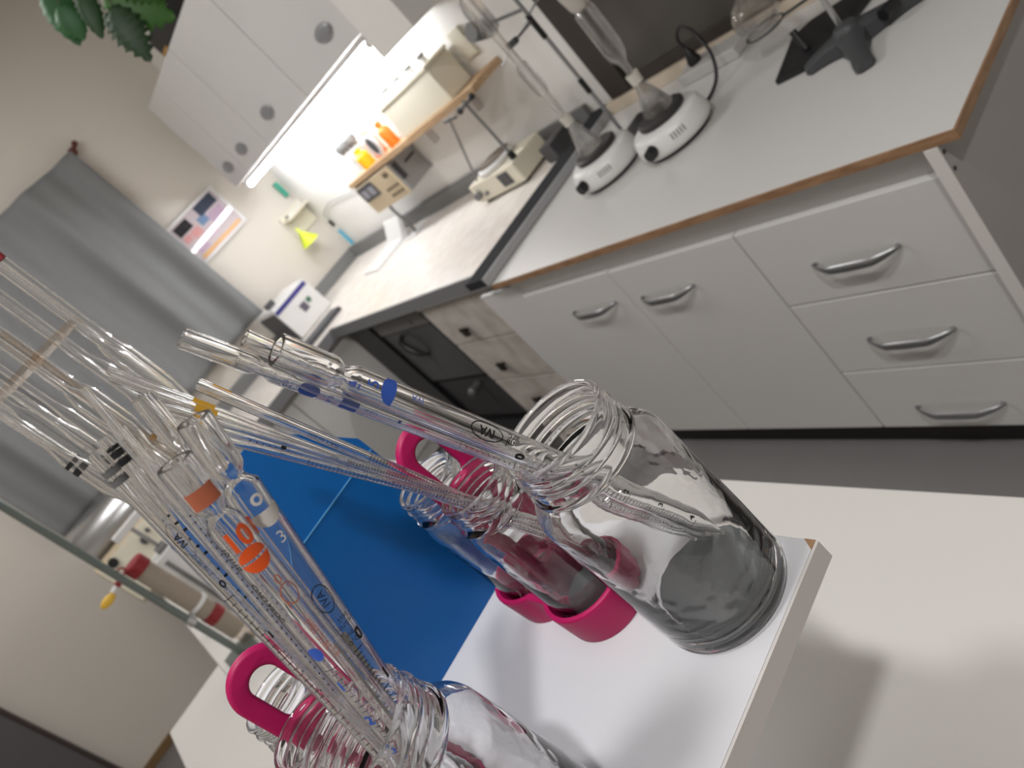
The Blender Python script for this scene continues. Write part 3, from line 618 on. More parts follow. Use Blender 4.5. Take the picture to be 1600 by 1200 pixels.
# blue folder
fo = thing('blue_folder', 'blue plastic folder standing upright on the white board behind the jars', 'folder', (.07, .66, ZB+.0003))
def fold_panel(y0, th, top=1.4365):
    xa, xb, zc = -.012, .1485, 1.349
    def rnd(cxx, cz, r, a0, a1, n=5): return [(cxx+r*math.cos(math.radians(a0+(a1-a0)*i/n)), cz+r*math.sin(math.radians(a0+(a1-a0)*i/n))) for i in range(n+1)]
    out = [(xa, ZB+.0003), (xb, ZB+.0003), (xb, zc)] + rnd(xb-.008, 1.362, .008, 0, 45) + rnd(.098, top-.006, .006, 45, 90) + rnd(xa+.006, top-.006, .006, 90, 180) + [(xa, zc)]
    b = bmesh.new()
    lo = [p for p in out if p[1] <= zc+1e-6]; hi = [p for p in out if p[1] >= zc-1e-6]
    def Y(z): return y0+max(0, z-zc)*.10
    vs = {}
    def V(p, dy):
        key = (round(p[0], 5), round(p[1], 5), dy)
        if key not in vs: vs[key] = b.verts.new((p[0], Y(p[1])+dy, p[1]))
        return vs[key]
    for poly in (lo, hi):
        b.faces.new([V(p, 0) for p in poly]); b.faces.new([V(p, th) for p in poly][::-1])
    n = len(out)
    for i in range(n):
        p, q = out[i], out[(i+1) % n]
        b.faces.new([V(p, 0), V(q, 0), V(q, th), V(p, th)])
    bmesh.ops.recalc_face_normals(b, faces=b.faces[:])
    m = MB(); m._merge(b); return m
fold_panel(.645, .0022).build('front_cover', M_blue, fo, 0)
fold_panel(.662, .0022, 1.425).build('back_cover', M_blue, fo, 0)
MB().box(-.012, .1485, .6474, .6618, ZB+.0003, ZB+.0025).build('spine', M_blue, fo, 0)
MB().box(-.010, .1475, .6443, .6449, 1.3484, 1.3496).build('crease', pmat('blue_crease', (90, 160, 210), .4), fo, 0)['label'] = 'pale crease line across the cover'

# ------------------------------------------------------------------ jars
def jar_profile(R, rn, zs, zt, t=.0028, foot=.006):
    """outer then inner wall; R body radius, rn neck radius, zs shoulder start, zt lip height"""
    o = [(0, .0035), (R*.55, .0035), (R*.72, .0), (R*.90, 0), (R*.97, .003), (R, .009), (R-.0006, .016), (R, .022), (R, zs-.012)]
    n = 6
    for i in range(1, n+1):
        a = i/n*PI/2; o.append((rn+(R-rn)*math.cos(a), zs-.012+.018*math.sin(a)))
    zb = zs+.006
    h = zt-zb
    o += [(rn, zb+.04*h), (rn+.0030, zb+.10*h), (rn+.0034, zb+.18*h), (rn+.0028, zb+.24*h), (rn-.0004, zb+.30*h)]
    for k in range(2):
        z = zb+h*(.42+.22*k)
        o += [(rn-.0004, z-.05*h), (rn+.0016, z), (rn-.0004, z+.06*h)]
    o += [(rn-.0004, zt-.004), (rn+.0002, zt-.0015), (rn-.001, zt), (rn-.0028, zt-.0005), (rn-.0036, zt-.003)]
    i_ = [(rn-.0036, zb+.02*h)]
    for i in range(n, -1, -1):
        a = i/n*PI/2; i_.append((rn-.0034+(R-t-rn+.0034)*math.cos(a), zs-.014+.016*math.sin(a)))
    i_ += [(R-t, .018), (R-t-.003, .010), (R*.80, .0075), (0, .0075)]
    return o+i_
def jar(cx, cy, z, R, rn, zs, zt, name, label, cat='jar', group=None):
    o = MB().lathe(jar_profile(R, rn, zs, zt), Matrix.Translation((cx, cy, z)), 64).build(name, M_glass, None, 60, loc=(cx, cy, z))
    return tag(o, label, cat, group)
JB = (.168, .381); JC = (-.035, .392)
jar(*JB, ZB+.0003, .0525, .0390, .148, .190, 'glass_jar', 'tall clear glass jar with screw neck at the chipped corner of the board', group='tall screw-neck jars on the board')
jar(*JC, ZB+.0003, .0525, .0390, .148, .190, 'glass_jar', 'tall clear glass jar with screw neck holding the orange-marked pipettes', group='tall screw-neck jars on the board')
pd = MB().lathe([(0, .0080), (.0465, .0080), (.0465, .0095), (0, .0095)], Matrix.Translation((*JB, ZB+.0003)), 40).build('felt_pad', M_pad, None, loc=(*JB, ZB+.0083)); tag(pd, 'round grey pad in the bottom of the jar at the chipped corner', 'pad', 'grey pads inside the jars')
pd = MB().lathe([(0, .0080), (.0465, .0080), (.0465, .0095), (0, .0095)], Matrix.Translation((*JC, ZB+.0003)), 40).build('felt_pad', M_pad, None, loc=(*JC, ZB+.0083)); tag(pd, 'round grey pad in the bottom of the jar of orange-marked pipettes', 'pad', 'grey pads inside the jars')
SJ = [(.137, .487, 'small screw-neck bottle in the far pink holder with thin pipettes in it', 1), (.137, .563, 'small empty screw-neck bottle in the far pink holder nearest the blue folder', 0),
      (-.056, .497, 'small screw-neck bottle in the left pink holder behind the tall jar', 0), (-.056, .573, 'small empty screw-neck bottle in the left pink holder farthest left', 0)]
for x, y, lb, pad in SJ:
    jar(x, y, ZB+.0058, .0335, .0286, .123, .159, 'glass_bottle', lb, 'bottle', 'small bottles in the pink holders')
    if pad:
        q = MB().lathe([(0, .0080), (.028, .0080), (.028, .0095), (0, .0095)], Matrix.Translation((x, y, ZB+.0058)), 32).build('felt_pad', M_pad, None, loc=(x, y, ZB+.0138)); tag(q, 'round grey pad in the bottom of the small bottle of thin pipettes', 'pad', 'grey pads inside the jars')

# ------------------------------------------------------------------ pink silicone holders
def curve_plate(outer, holes, th, bev):
    cu_ = bpy.data.curves.new('plate', 'CURVE'); cu_.dimensions = '2D'; cu_.fill_mode = 'BOTH'; cu_.extrude = th/2-bev; cu_.bevel_depth = bev; cu_.bevel_resolution = 3
    for lp_ in [outer]+holes:
        sp_ = cu_.splines.new('POLY'); sp_.points.add(len(lp_)-1); sp_.use_cyclic_u = True
        for p_, q in zip(sp_.points, lp_): p_.co = (q[0], q[1], 0, 1)
    ob = bpy.data.objects.new('plate', cu_); COL.objects.link(ob)
    dg = bpy.context.evaluated_depsgraph_get(); me = bpy.data.meshes.new_from_object(ob.evaluated_get(dg))
    bpy.data.objects.remove(ob); bpy.data.curves.remove(cu_)
    b = bmesh.new(); b.from_mesh(me); bpy.data.meshes.remove(me)
    bmesh.ops.remove_doubles(b, verts=b.verts[:], dist=1e-6)
    return b
def rrect(x0, x1, z0, z1, rt, rb, n=10):
    pts = []
    for cx_, cz_, r, a0 in ((x1-rb, z0+rb, rb, -90), (x1-rt, z1-rt, rt, 0), (x0+rt, z1-rt, rt, 90), (x0+rb, z0+rb, rb, 180)):
        for i in range(n+1):
            a = math.radians(a0+90*i/n); pts.append((cx_+r*math.cos(a), cz_+r*math.sin(a)))
    return pts
def holder(cx, cy, label):
    o = thing('bottle_holder', label, 'holder', (cx, cy, ZB+.0003), 'pink silicone bottle holders on the board')
    # two joined cups: outline of two overlapping circles, walls plus floor
    R, d, h, t = .0405, .038, .036, .0045
    def eight(rad, n=28):
        a0 = math.acos(min(1, (d-.012)/rad)) if rad > d-.012 else 0
        pts = []
        for sgn in (1, -1):
            base = PI/2 if sgn > 0 else -PI/2
            span = PI-a0
            for i in range(n+1):
                a = base-span+2*span*i/n
                pts.append((rad*math.cos(a), sgn*d+rad*math.sin(a)))
        return pts
    b = bmesh.new()
    po, pi_ = eight(R), eight(R-t)
    n = len(po)
    def ring(pts, z, s=1): return [b.verts.new((cx+x*s, cy+y*(1+(s-1)*.6), ZB+.0003+z)) for x, y in pts]
    rings = [ring(po, 0, .93), ring(po, .003, .95), ring(po, h-.003, 1.0), ring(po, h-.0008, .995), ring(po, h, .975)]
    rin = [ring(pi_, h, 1.01), ring(pi_, h-.001, .995), ring(pi_, .0052, .95)]
    allr = rings+rin
    for A, B in zip(allr, allr[1:]):
        for q in range(n): b.faces.new((A[q], A[(q+1) % n], B[(q+1) % n], B[q]))
    b.faces.new(rings[0][::-1]); b.faces.new(rin[-1])
    bmesh.ops.recalc_face_normals(b, faces=b.faces[:])
    m = MB(); m._merge(b); m.build('cup_base', M_pink, o, 45)
    outer = rrect(-.0225, .0225, .0055, .2120, .0225, .003)
    h1 = rrect(-.0142, .0142, .1500, .2037, .0142, .0142)
    h2 = rrect(-.0142, .0142, .045, .1390, .0142, .008)
    b = curve_plate(outer, [h1, h2], .0088, .0032)
    m = MB(); m._merge(b, 0, Matrix.Translation((cx+.0085, cy, ZB+.0003)) @ Matrix.Rotation(PI/2, 4, 'X')); m.build('handle', M_pink, o, 50)
holder(.137, .525, 'pink silicone bottle holder standing between the blue folder and the tall jar')
holder(-.056, .535, 'pink silicone bottle holder at the left behind the orange-marked pipettes')

# ------------------------------------------------------------------ pipettes
def text_bm(s, size, bold=0):
    cu_ = bpy.data.curves.new('t', 'FONT'); cu_.body = s; cu_.size = size; cu_.align_x = 'CENTER'; cu_.align_y = 'CENTER'; cu_.offset = bold; cu_.resolution_u = 3
    ob = bpy.data.objects.new('t', cu_); COL.objects.link(ob)
    dg = bpy.context.evaluated_depsgraph_get(); me = bpy.data.meshes.new_from_object(ob.evaluated_get(dg))
    bpy.data.objects.remove(ob); bpy.data.curves.remove(cu_)
    b = bmesh.new(); b.from_mesh(me); bpy.data.meshes.remove(me)
    bmesh.ops.triangulate(b, faces=b.faces[:])
    for _ in range(3):
        e = [x for x in b.edges if x.calc_length() > .0014]
        if e: bmesh.ops.subdivide_edges(b, edges=e, cuts=1); bmesh.ops.triangulate(b, faces=b.faces[:])
    return b
class Pip:
    """pipette with its tip at P and its mouth at T; s = distance from the mouth"""
    def __init__(s, T, P, r, label, group, cat='pipette', wall=None, face=(0, 0, 1.56), name='pipette'):
        s.T, s.P = Vector(T), Vector(P); s.L = (s.T-s.P).length; s.r = r
        s.M = axisM(s.P, s.T, face)
        s.o = thing(name, label, cat, s.P, group)
        s.wall = wall or r*.28
    def fin(s, mb, name, mat, smooth=40):
        bmesh.ops.transform(mb.bm, matrix=s.M, verts=mb.bm.verts[:])
        return mb.build(name, mat, s.o, smooth)
    def glass(s, prof, seg=24):
        """prof: (r, s) from the mouth down"""
        w = s.wall
        out = [(r, s.L-q) for r, q in prof]
        inn = [(max(r-w, r*.35), s.L-q) for r, q in reversed(prof)]
        mb = MB().lathe(out+inn, None, seg, closed=True); s.fin(mb, 'glass_tube', M_pip); s.prof = prof
    def rad(s, q):
        for (r0, q0), (r1, q1) in zip(s.prof, s.prof[1:]):
            if q0 <= q <= q1 and q1 > q0: return r0+(r1-r0)*(q-q0)/(q1-q0)
        return s.r
    def wrap(s, b, q, th=0, along=False, flip=False):
        r = s.rad(q)+.00012
        for v in b.verts:
            u, w = v.co.x, v.co.y
            if flip: u = -u
            if along: z, a = s.L-q+u, th-w/r
            else: z, a = s.L-q+w, th+u/r
            v.co = (r*math.cos(a), r*math.sin(a), z)
        return b
    def text(s, mb, t, q, size, th=0, along=False, flip=False, bold=0):
        mb._merge(s.wrap(text_bm(t, size, bold), q, th, along, flip))
    def patch(s, mb, q0, q1, a0, a1, n=10):
        r = s.rad((q0+q1)/2)+.0001; b = bmesh.new(); rows = []
        for z in (s.L-q0, s.L-q1): rows.append([b.verts.new((r*math.cos(a0+(a1-a0)*i/n), r*math.sin(a0+(a1-a0)*i/n), z)) for i in range(n+1)])
        for i in range(n): b.faces.new((rows[0][i], rows[0][i+1], rows[1][i+1], rows[1][i]))
        mb._merge(b)
    def shape(s, mb, outline, q, th=0):
        b = bmesh.new(); b.faces.new([b.verts.new((x, y, 0)) for x, y in outline])
        bmesh.ops.triangulate(b, faces=b.faces[:])
        for _ in range(3): bmesh.ops.subdivide_edges(b, edges=[e for e in b.edges if e.calc_length() > .0013], cuts=1); bmesh.ops.triangulate(b, faces=b.faces[:])
        mb._merge(s.wrap(b, q, th))
    def oval(s, mb, q, th, au, av, lw=.0006, n=40):
        """thin oval outline, long axis along the tube"""
        b = bmesh.new(); A = []; B = []
        for i in range(n):
            a = 2*PI*i/n
            A.append(b.verts.new((au*math.cos(a), av*math.sin(a), 0))); B.append(b.verts.new(((au-lw)*math.cos(a), (av-lw)*math.sin(a), 0)))
        for i in range(n): b.faces.new((A[i], A[(i+1) % n], B[(i+1) % n], B[i]))
        mb._merge(s.wrap(b, q, th, True))
    def ticks(s, mb, q0, q1, n, th, half, long_every=5, wide=None, lw=.00022):
        for i in range(n+1):
            q = q0+(q1-q0)*i/n; h = (wide or half*1.7) if i % long_every == 0 else half
            s.patch(mb, q-lw, q+lw, th-h, th+h, 6)

def sero(T, P, r, rm, lm, label, group):
    """serological pipette: mouth piece, waist, body, tapered tip"""
    p = Pip(T, P, r, label, group)
    L = p.L
    p.glass([(rm*.97, 0), (rm, .0008), (rm, lm-.002), (rm*.97, lm), (rm*.70, lm+.0035), (rm*.66, lm+.0045), (rm*.66, lm+.0062), (rm*.72, lm+.0072), (r*.95, lm+.0105), (r, lm+.012), (r, L-.045), (r*.9, L-.035), (r*.34, L-.008), (r*.3, L)])
    return p
def thin(T, P, r, label, group):
    if group == GB and P[2] < 1.1865:
        k_ = (T[2]-1.1865)/(T[2]-P[2]); P = tuple(a+(b-a)*k_ for a, b in zip(T, P))
    p = Pip(T, P, r, label, group, wall=r*.42)
    L = p.L
    p.glass([(r*.92, 0), (r, .002), (r, L-.035), (r*.45, L-.006), (r*.38, L)], 18)
    return p
def oc(a, r=1, n=24, a0=0, a1=360): return [(r*a*math.cos(math.radians(a0+(a1-a0)*i/n)), r*a*math.sin(math.radians(a0+(a1-a0)*i/n))) for i in range(n+1 if a1-a0 < 360 else n)]

GA = 'blue-marked pipettes in the corner jar'
# A3: the widest
p = sero((.0902, .3549, 1.5103), (.2054, .3856, 1.1715), .0082, .0084, .030, 'widest blue-marked pipette in the corner jar, with a half-round blue mark', GA)
k = MB(); p.text(k, '5', .049, .009, .30, bold=.0001); p.shape(k, [(x*.0085, y*.0085) for x, y in oc(1, 1, 20, 0, 180)], .062, .35); p.text(k, 'IVA', .075, .005, .5, True); p.fin(k, 'blue_print', P_blue, 0)
k = MB(); p.oval(k, .122, .25, .0115, .0054, .0008); p.text(k, 'IVA', .122, .0070, .25, True, bold=.00025); p.text(k, 'ml', .139, .006, .1, True, bold=.0001); p.text(k, '20°C', .141, .004, .6, True, bold=.0001); p.text(k, '0', .150, .0085, -.55, bold=.0005)
p.ticks(k, .166, .31, 48, -.45, .22, 12, .5)
for i, q in enumerate((.202, .238, .274, .31)): p.text(k, str(i+1), q-.004, .006, .15, bold=.0002)
p.fin(k, 'scale_print', P_black, 0)
p = sero((.0709, .3740, 1.5439), (.2029, .4010, 1.1715), .0055, .0053, .034, 'longest blue-marked pipette in the corner jar, reaching farthest left', GA)
k = MB(); p.text(k, '10', .053, .006, -.6, True); p.shape(k, [(x*.0055, y*.0055) for x, y in oc(1)], .064, -.45); p.text(k, '0', .076, .006, -.5, True); p.patch(k, .082, .092, -1.2, .2); p.text(k, '1:10', .10, .005, -.5, True); p.patch(k, .116, .118, -.7, -.1); p.fin(k, 'blue_print', P_blue, 0)
k = MB(); p.text(k, 'IVA', .175, .005, .2, True); p.ticks(k, .21, .345, 45, -.4, .25, 9, .6)
for i, q in enumerate((.237, .264, .291, .318)): p.text(k, str(i+1), q-.003, .005, .3)
p.fin(k, 'scale_print', P_black, 0)
p = sero((.0928, .3878, 1.5213), (.1962, .4115, 1.1715), .0050, .0049, .030, 'blue-marked pipette in the middle of the corner jar bundle', GA)
k = MB(); p.shape(k, [(x*.0055, y*.0075) for x, y in oc(1, 1, 20, 0, 180)], .064, -.4); p.text(k, '5', .052, .006, -.4, True); p.text(k, '0,1', .13, .005, .1, True); p.text(k, '0', .155, .005, .1, True); p.fin(k, 'blue_print', P_blue, 0)
k = MB(); p.oval(k, .142, -.3, .010, .0042, .0008); p.text(k, 'IVA', .142, .0055, -.3, True, bold=.0002); p.ticks(k, .175, .33, 50, -.1, .3, 10, .7)
for i, q in enumerate((.206, .237, .268, .299)): p.text(k, str(i+1), q-.003, .0045, .5)
p.fin(k, 'scale_print', P_black, 0)
p = sero((.0777, .3666, 1.5192), (.1972, .3945, 1.1715), .0027, .0033, .026, 'narrow pipette lowest in the corner jar bundle', GA)
k = MB(); p.ticks(k, .13, .33, 50, 0, .3, 10, .8); p.fin(k, 'scale_print', P_black, 0)

GB = 'thin pipettes in the far pink holder'
p = thin((.0764, .4889, 1.5147), (.1638, .4841, 1.1720), .0041, 'thin pipette with amber dash leaning topmost from the small bottle', GB)
k = MB(); p.patch(k, .008, .020, .8, 1.6); p.fin(k, 'amber_print', P_amb, 0)
k = MB(); p.text(k, 'IVA 1 ml 0,01', .085, .004, -.3, True); p.ticks(k, .12, .32, 80, .2, .5, 10, .9); p.fin(k, 'scale_print', P_black, 0)
p = thin((.0548, .5110, 1.5573), (.1640, .4912, 1.1795), .0028, 'long thin pipette with amber band reaching farthest left, upper of two', GB)
k = MB(); p.patch(k, .051, .065, -2.6, 2.6, 24); p.fin(k, 'amber_print', P_amb, 0)
k = MB(); p.ticks(k, .16, .36, 90, 0, .5, 10, .9); p.text(k, '0,1', .15, .0035, 0, True); p.fin(k, 'scale_print', P_black, 0)
p = thin((.0494, .4825, 1.5539), (.1625, .4765, 1.1795), .0028, 'long thin pipette with amber band reaching farthest left, lower of two', GB)
k = MB(); p.patch(k, .0485, .0615, -2.6, 2.6, 24); p.fin(k, 'amber_print', P_amb, 0)
k = MB(); p.ticks(k, .15, .36, 90, .1, .5, 10, .9); p.fin(k, 'scale_print', P_black, 0)
p = thin((.0541, .4695, 1.4911), (.1554, .4751, 1.2409), .0028, 'lowest thin pipette of the small bottle, leaning over the blue folder', GB)
k = MB(); p.ticks(k, .06, .26, 70, -.4, .5, 7, 1.0); p.fin(k, 'scale_print', P_black, 0)
k = MB(); p.text(k, '0,1 ml', .20, .0045, .4, True); p.fin(k, 'blue_print', P_blue, 0)
p = thin((.0563, .4949, 1.5057), (.1605, .4919, 1.2241), .0024, 'thin pipette dashed with black marks along its lower side, in the small bottle', GB)
k = MB()
for i in range(60): p.patch(k, .04+.0042*i, .0408+.0042*i, -1.3 if i % 5 else -1.7, -.3)
for i in range(6): p.patch(k, .06+.040*i, .0635+.040*i, -.3, .6)
p.fin(k, 'scale_print', P_black, 0)
k = MB(); p.text(k, '0 1 2', .17, .0045, .3, True); p.fin(k, 'blue_print', P_blue, 0)

p = thin((.0467, .4631, 1.5361), (.1585, .4835, 1.2365), .0023, 'thin pipette just under the amber-banded pair, with close black graduations', GB)
k = MB(); p.ticks(k, .13, .33, 90, -.2, .5, 10, 1.0); p.text(k, '0,01', .12, .0035, -.2, True); p.fin(k, 'scale_print', P_black, 0)
p = thin((.0542, .5158, 1.5190), (.1556, .4995, 1.2395), .0023, 'thin pipette in the small bottle with coarse black rings and blue figures', GB)
k = MB(); p.ticks(k, .12, .31, 50, .1, .6, 5, 1.2, .0003); p.fin(k, 'scale_print', P_black, 0)
k = MB(); p.text(k, '0  1  2', .24, .004, .2, True); p.fin(k, 'blue_print', P_blue, 0)

GC = 'pipettes in the left jar'
p = sero((.0433, .3632, 1.5176), (-.0663, .4144, 1.1715), .0095, .0084, .028, 'widest clear pipette in the left jar with a black scale from 0', GC)
k = MB(); p.text(k, 'o', .0445, .012, .3, bold=.0003); p.shape(k, [(x*.0085, y*.0085) for x, y in oc(1, 1, 20, 180, 360)], .052, .35); p.text(k, '3', .068, .009, .3); p.fin(k, 'white_print', P_wht, 0)
k = MB(); p.patch(k, .140, .325, PI-.35, PI+.35, 12); p.fin(k, 'white_back_print', P_wht, 0)
k = MB(); p.patch(k, .050, .060, -.95, -.45, 8); p.fin(k, 'orange_print', P_org, 0)
k = MB(); p.oval(k, .108, .25, .0085, .0052); p.text(k, 'IVA', .108, .0062, .25, True); p.text(k, 'STRI', .1235, .0035, .55); p.text(k, 'SINTINA', .1275, .0032, .55); p.text(k, 'mL', .133, .0042, .40); p.text(k, '20°C', .138, .0042, .25)
p.text(k, '0', .1375, .0095, .85, bold=.0004)
p.ticks(k, .143, .30, 54, .15, .20, 10, .45, .00032)
for i, q in enumerate((.172, .201, .230, .259)): p.text(k, str(i+1), q-.005, .0095, .85, bold=.0004)
p.fin(k, 'scale_print', P_black, 0)
k = MB(); p.text(k, 'A 2 ml', .085, .005, -.5, True); p.fin(k, 'faded_print', P_rust, 0)
k = MB(); p.text(k, '0,05', .118, .004, -.35, True); p.fin(k, 'faded_print', P_rust, 0)
p = sero((.0228, .3513, 1.5136), (-.0644, .3930, 1.1715), .0085, .0084, .024, 'wide pipette in the left jar with large orange 10 and split orange dot', GC)
k = MB(); p.text(k, '10', .0435, .0145, .05, bold=.0004)
p.shape(k, [(x*.0074, y*.0062+.0006) for x, y in oc(1, 1, 20, 0, 180)], .055, .1); p.shape(k, [(x*.0074, y*.0062-.0006) for x, y in oc(1, 1, 20, 180, 360)], .055, .1)
p.fin(k, 'orange_print', P_org, 0)
k = MB(); p.patch(k, .0135, .0225, -.8, .9, 20); p.fin(k, 'band_print', P_rust, 0)
k = MB(); p.text(k, '0', .070, .007, .3); p.oval(k, .079, .35, .006, .0045, .0007); p.text(k, '1', .084, .006, -.1); p.text(k, '20°C 10ml', .105, .0045, .1, True); p.text(k, '0,1', .118, .0045, .3, True); p.fin(k, 'faded_print', P_rust, 0)
k = MB(); p.shape(k, [(x*.0036, y*.0044) for x, y in oc(1)], .1138, -.75); p.text(k, '1', .137, .0085, -.8, bold=.0003); p.text(k, '2', .163, .0085, -.8, bold=.0003); p.text(k, '3', .188, .0085, -.8, bold=.0003); p.fin(k, 'blue_print', P_blue, 0)
k = MB(); p.text(k, 'CIVILI ARO®', .078, .0044, -1.0, True, True, .0001); p.text(k, '10:1/10', .050, .0046, -1.0, True, True, .0001); p.fin(k, 'lettering_print', P_black, 0)
k = MB(); p.ticks(k, .125, .32, 50, -.6, .2, 10, .4); p.fin(k, 'scale_print', P_black, 0)
p = sero((.0400, .3808, 1.5393), (-.0568, .4273, 1.1715), .0053, .0055, .026, 'pipette with empty mouthpiece standing highest in the left jar', GC)
k = MB(); p.ticks(k, .15, .33, 60, -.5, .25, 10, .5); p.fin(k, 'scale_print', P_black, 0)
p = thin((.0084, .3691, 1.5396), (-.0703, .3707, 1.1715), .0038, 'pipette with two faint grey rings at the left edge of the left jar', GC)
k = MB(); p.patch(k, .0095, .0125, -3.1, 3.1, 30); p.patch(k, .0145, .0175, -3.1, 3.1, 30); p.fin(k, 'grey_print', P_grey, 0)
k = MB(); p.oval(k, .053, .25, .0095, .0030, .0003); p.text(k, 'IVA', .053, .0048, .25, True, bold=.0001); p.text(k, '1 ml 20°C', .068, .003, .1, True); p.text(k, '0', .081, .0055, .3, bold=.0002); p.text(k, '1', .115, .0055, .3, bold=.0002); p.ticks(k, .088, .33, 60, -.4, .3, 10, .7); p.fin(k, 'scale_print', P_black, 0)
p = thin((.0159, .3830, 1.5401), (-.0737, .4024, 1.1715), .0033, 'pipette with three bold black rings in the left jar', GC)
k = MB()
for q0, q1 in ((.0055, .0070), (.0078, .0108), (.0122, .0152)): p.patch(k, q0, q1, -3.1, 3.1, 30)
p.fin(k, 'ring_print', P_black, 0); k = MB()
for i in range(26): p.patch(k, .045+.005*i, .0463+.005*i, -.7+.3*(i % 3), -.1+.3*(i % 3))
p.fin(k, 'scale_print', P_black, 0)
p = thin((.0227, .3773, 1.5381), (-.0776, .3921, 1.1715), .0034, 'plain clear pipette just right of the black-ringed one', GC)
k = MB()
for i in range(30): p.patch(k, .05+.004*i, .051+.004*i, -.2, .5 if i % 5 else .9)
p.fin(k, 'scale_print', P_black, 0)
thin((.0237, .3964, 1.5282), (-.0480, .4328, 1.1715), .0027, 'short plain clear pipette in front of the left jar bundle', GC)
thin((.0275, .3692, 1.5601), (-.0779, .3832, 1.1715), .0020, 'thinnest needle-like glass rod standing highest in the left jar', GC)

# carousel of hanging bulb pipettes behind the folder
ck = thing('pipette_rack', 'round translucent pipette rack behind the blue folder', 'rack', (.055, .80, ZB+.0003))
RX, RY = .055, .803
T = Matrix.Translation((RX, RY, 0))
MB().lathe([(0, ZB+.0003), (.066, ZB+.0003), (.066, ZB+.008), (.012, ZB+.014), (0, ZB+.014)], T, 40).build('base', M_wplastic, ck)
MB().cyl((RX, RY, ZB+.0142), (RX, RY, 1.64), .0055).build('rod', M_clearp, ck)
MB().lathe([(.0058, 1.602), (.0495, 1.602), (.0495, 1.607), (.0058, 1.607)], T, 48, closed=True).build('disc', M_clearp, ck)
MB().lathe([(.0058, 1.30), (.0495, 1.30), (.0495, 1.305), (.0058, 1.305)], T, 48, closed=True).build('disc', M_clearp, ck)
GD = 'bulb pipettes hanging in the round rack'
N = 12
lab = ['red-tipped bulb pipette on the right rim of the round rack', 'bulb pipette right of the red-tipped one on the rack', 'bulb pipette with amber rings at the back of the rack', 'bulb pipette at the back of the rack beside the amber-ringed one',
       'plain bulb pipette at the rear left of the rack', 'bulb pipette on the left rim of the rack', 'bulb pipette with black rings on the outer left of the rack', 'lowest-hanging bulb pipette at the left front of the rack',
       'bulb pipette at the front of the rack with long low bulb', 'bulb pipette at the middle front of the rack', 'bulb pipette with black lettering at the front right of the rack', 'bulb pipette front right next to the red-tipped one']
for i in range(N):
    a = 2*PI*i/N-.15
    x, y = RX+.0545*math.cos(a), RY+.0545*math.sin(a)
    top = 1.725+.05*((i*5) % 4)/3; bot = 1.215+.012*((i*7) % 5)
    bz = (1.53, 1.535, 1.52, 1.53, 1.525, 1.535, 1.505, 1.475, 1.50, 1.53, 1.48, 1.515)[i]
    p = Pip((x, y, top), (x, y, bot), .0034, lab[i], GD, wall=.0010)
    L = p.L; q = top-bz; br = .0062+.0030*((i*3) % 4)/3; bl = .028+.008*(i % 3)
    p.glass([(.0036, 0), (.0038, q-bl-.016), (.0040, q-bl-.012), (br*.8, q-bl-.002), (br, q-bl+.006), (br, q+bl-.006), (br*.8, q+bl+.002), (.0040, q+bl+.012), (.0034, q+bl+.018), (.0034, L-.03), (.0012, L)], 20)
    k = MB()
    if i == 0: p.patch(k, .0, .045, -3.1, 3.1, 30); p.fin(k, 'red_print', M_red, 0)
    elif i == 2 or i == 3: p.patch(k, q+bl+.02, q+bl+.026, -3.1, 3.1, 30); p.fin(k, 'amber_print', P_amb, 0)
    elif i == 6: p.patch(k, q-.020, q-.016, -3.1, 3.1, 30); p.fin(k, 'ring_print', P_black, 0); k = MB(); p.patch(k, q-.012, q-.006, -3.1, 3.1, 30); p.fin(k, 'ring_print', P_black, 0)
    elif i in (10, 8): p.text(k, '25 ml 20°C EX+15s', q-.005, .0045, .1, True); p.fin(k, 'scale_print', P_black, 0)
    else: k.bm.free()

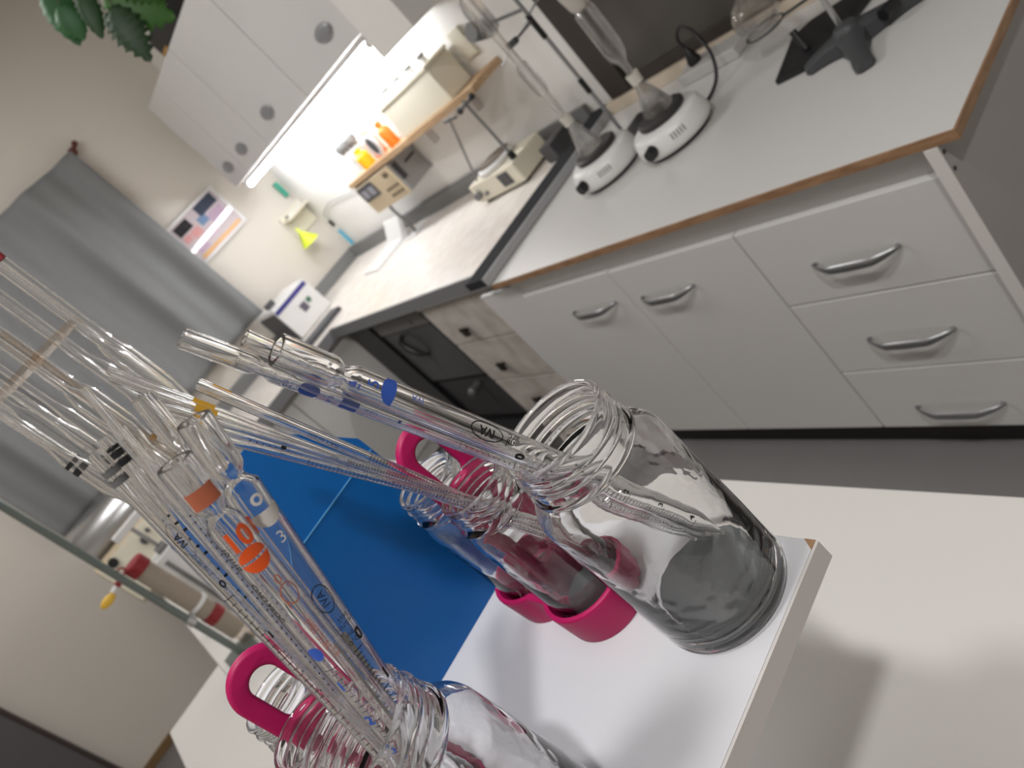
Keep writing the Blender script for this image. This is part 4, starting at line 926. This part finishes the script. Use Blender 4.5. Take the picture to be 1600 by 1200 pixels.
# ------------------------------------------------------------------ lights
def area(name, loc, size, power, col, sy=None, rot=(0, 0, 0)):
    l = bpy.data.lights.new(name, 'AREA'); l.energy = power; l.color = col; l.size = size
    if sy: l.shape = 'RECTANGLE'; l.size_y = sy
    else: l.shape = 'DISK'
    o = bpy.data.objects.new(name, l); COL.objects.link(o); o.location = loc; o.rotation_euler = rot
    return o
area('ceiling_or_fill_light', (-.21, -.62, 3.15), .14, 29.5, (1, .993, .982))
area('ceiling_or_fill_light', (-.21, .40, 3.15), .22, 18, (1, .993, .982))
area('ceiling_or_fill_light', (.0, 3.0, 3.20), 1.1, 31, (1, .993, .982))  # soft fill added to brighten the far side, not a known fixture
W = bpy.data.worlds.new('World'); SC.world = W; W.use_nodes = True
W.node_tree.nodes['Background'].inputs[0].default_value = (.8, .85, 1, 1); W.node_tree.nodes['Background'].inputs[1].default_value = .05

# ------------------------------------------------------------------ camera
R = [[0.5083726288810647, -0.5352113526615812, -0.6746155039626025], [-0.7727685177614912, 0.062141427542863295, -0.6316385524488215], [0.3799816945081211, 0.8424293744671393, -0.3820034828030252]]
cam = bpy.data.cameras.new('Camera'); co = bpy.data.objects.new('Camera', cam); COL.objects.link(co)
xr, yd, zf = Vector(R[0]), Vector(R[1]), Vector(R[2])
Mx = Matrix((xr, -yd, -zf)).transposed().to_4x4(); Mx.translation = (0, 0, 1.56)
co.matrix_world = Mx
cam.sensor_width = 36; cam.sensor_fit = 'HORIZONTAL'; cam.lens = 1172.64/1600*36; cam.clip_start = .02
cam.dof.use_dof = True; cam.dof.focus_distance = .46; cam.dof.aperture_fstop = 9.5
SC.camera = co

vs = SC.view_settings
vs.view_transform = 'Standard'; vs.look = 'None'; vs.exposure = 0.0; vs.gamma = 1.0; vs.use_curve_mapping = False
cy_ = SC.cycles
cy_.max_bounces = 28; cy_.transmission_bounces = 28; cy_.transparent_max_bounces = 40; cy_.glossy_bounces = 8; cy_.diffuse_bounces = 5
cy_.blur_glossy = .5; cy_.sample_clamp_indirect = 8
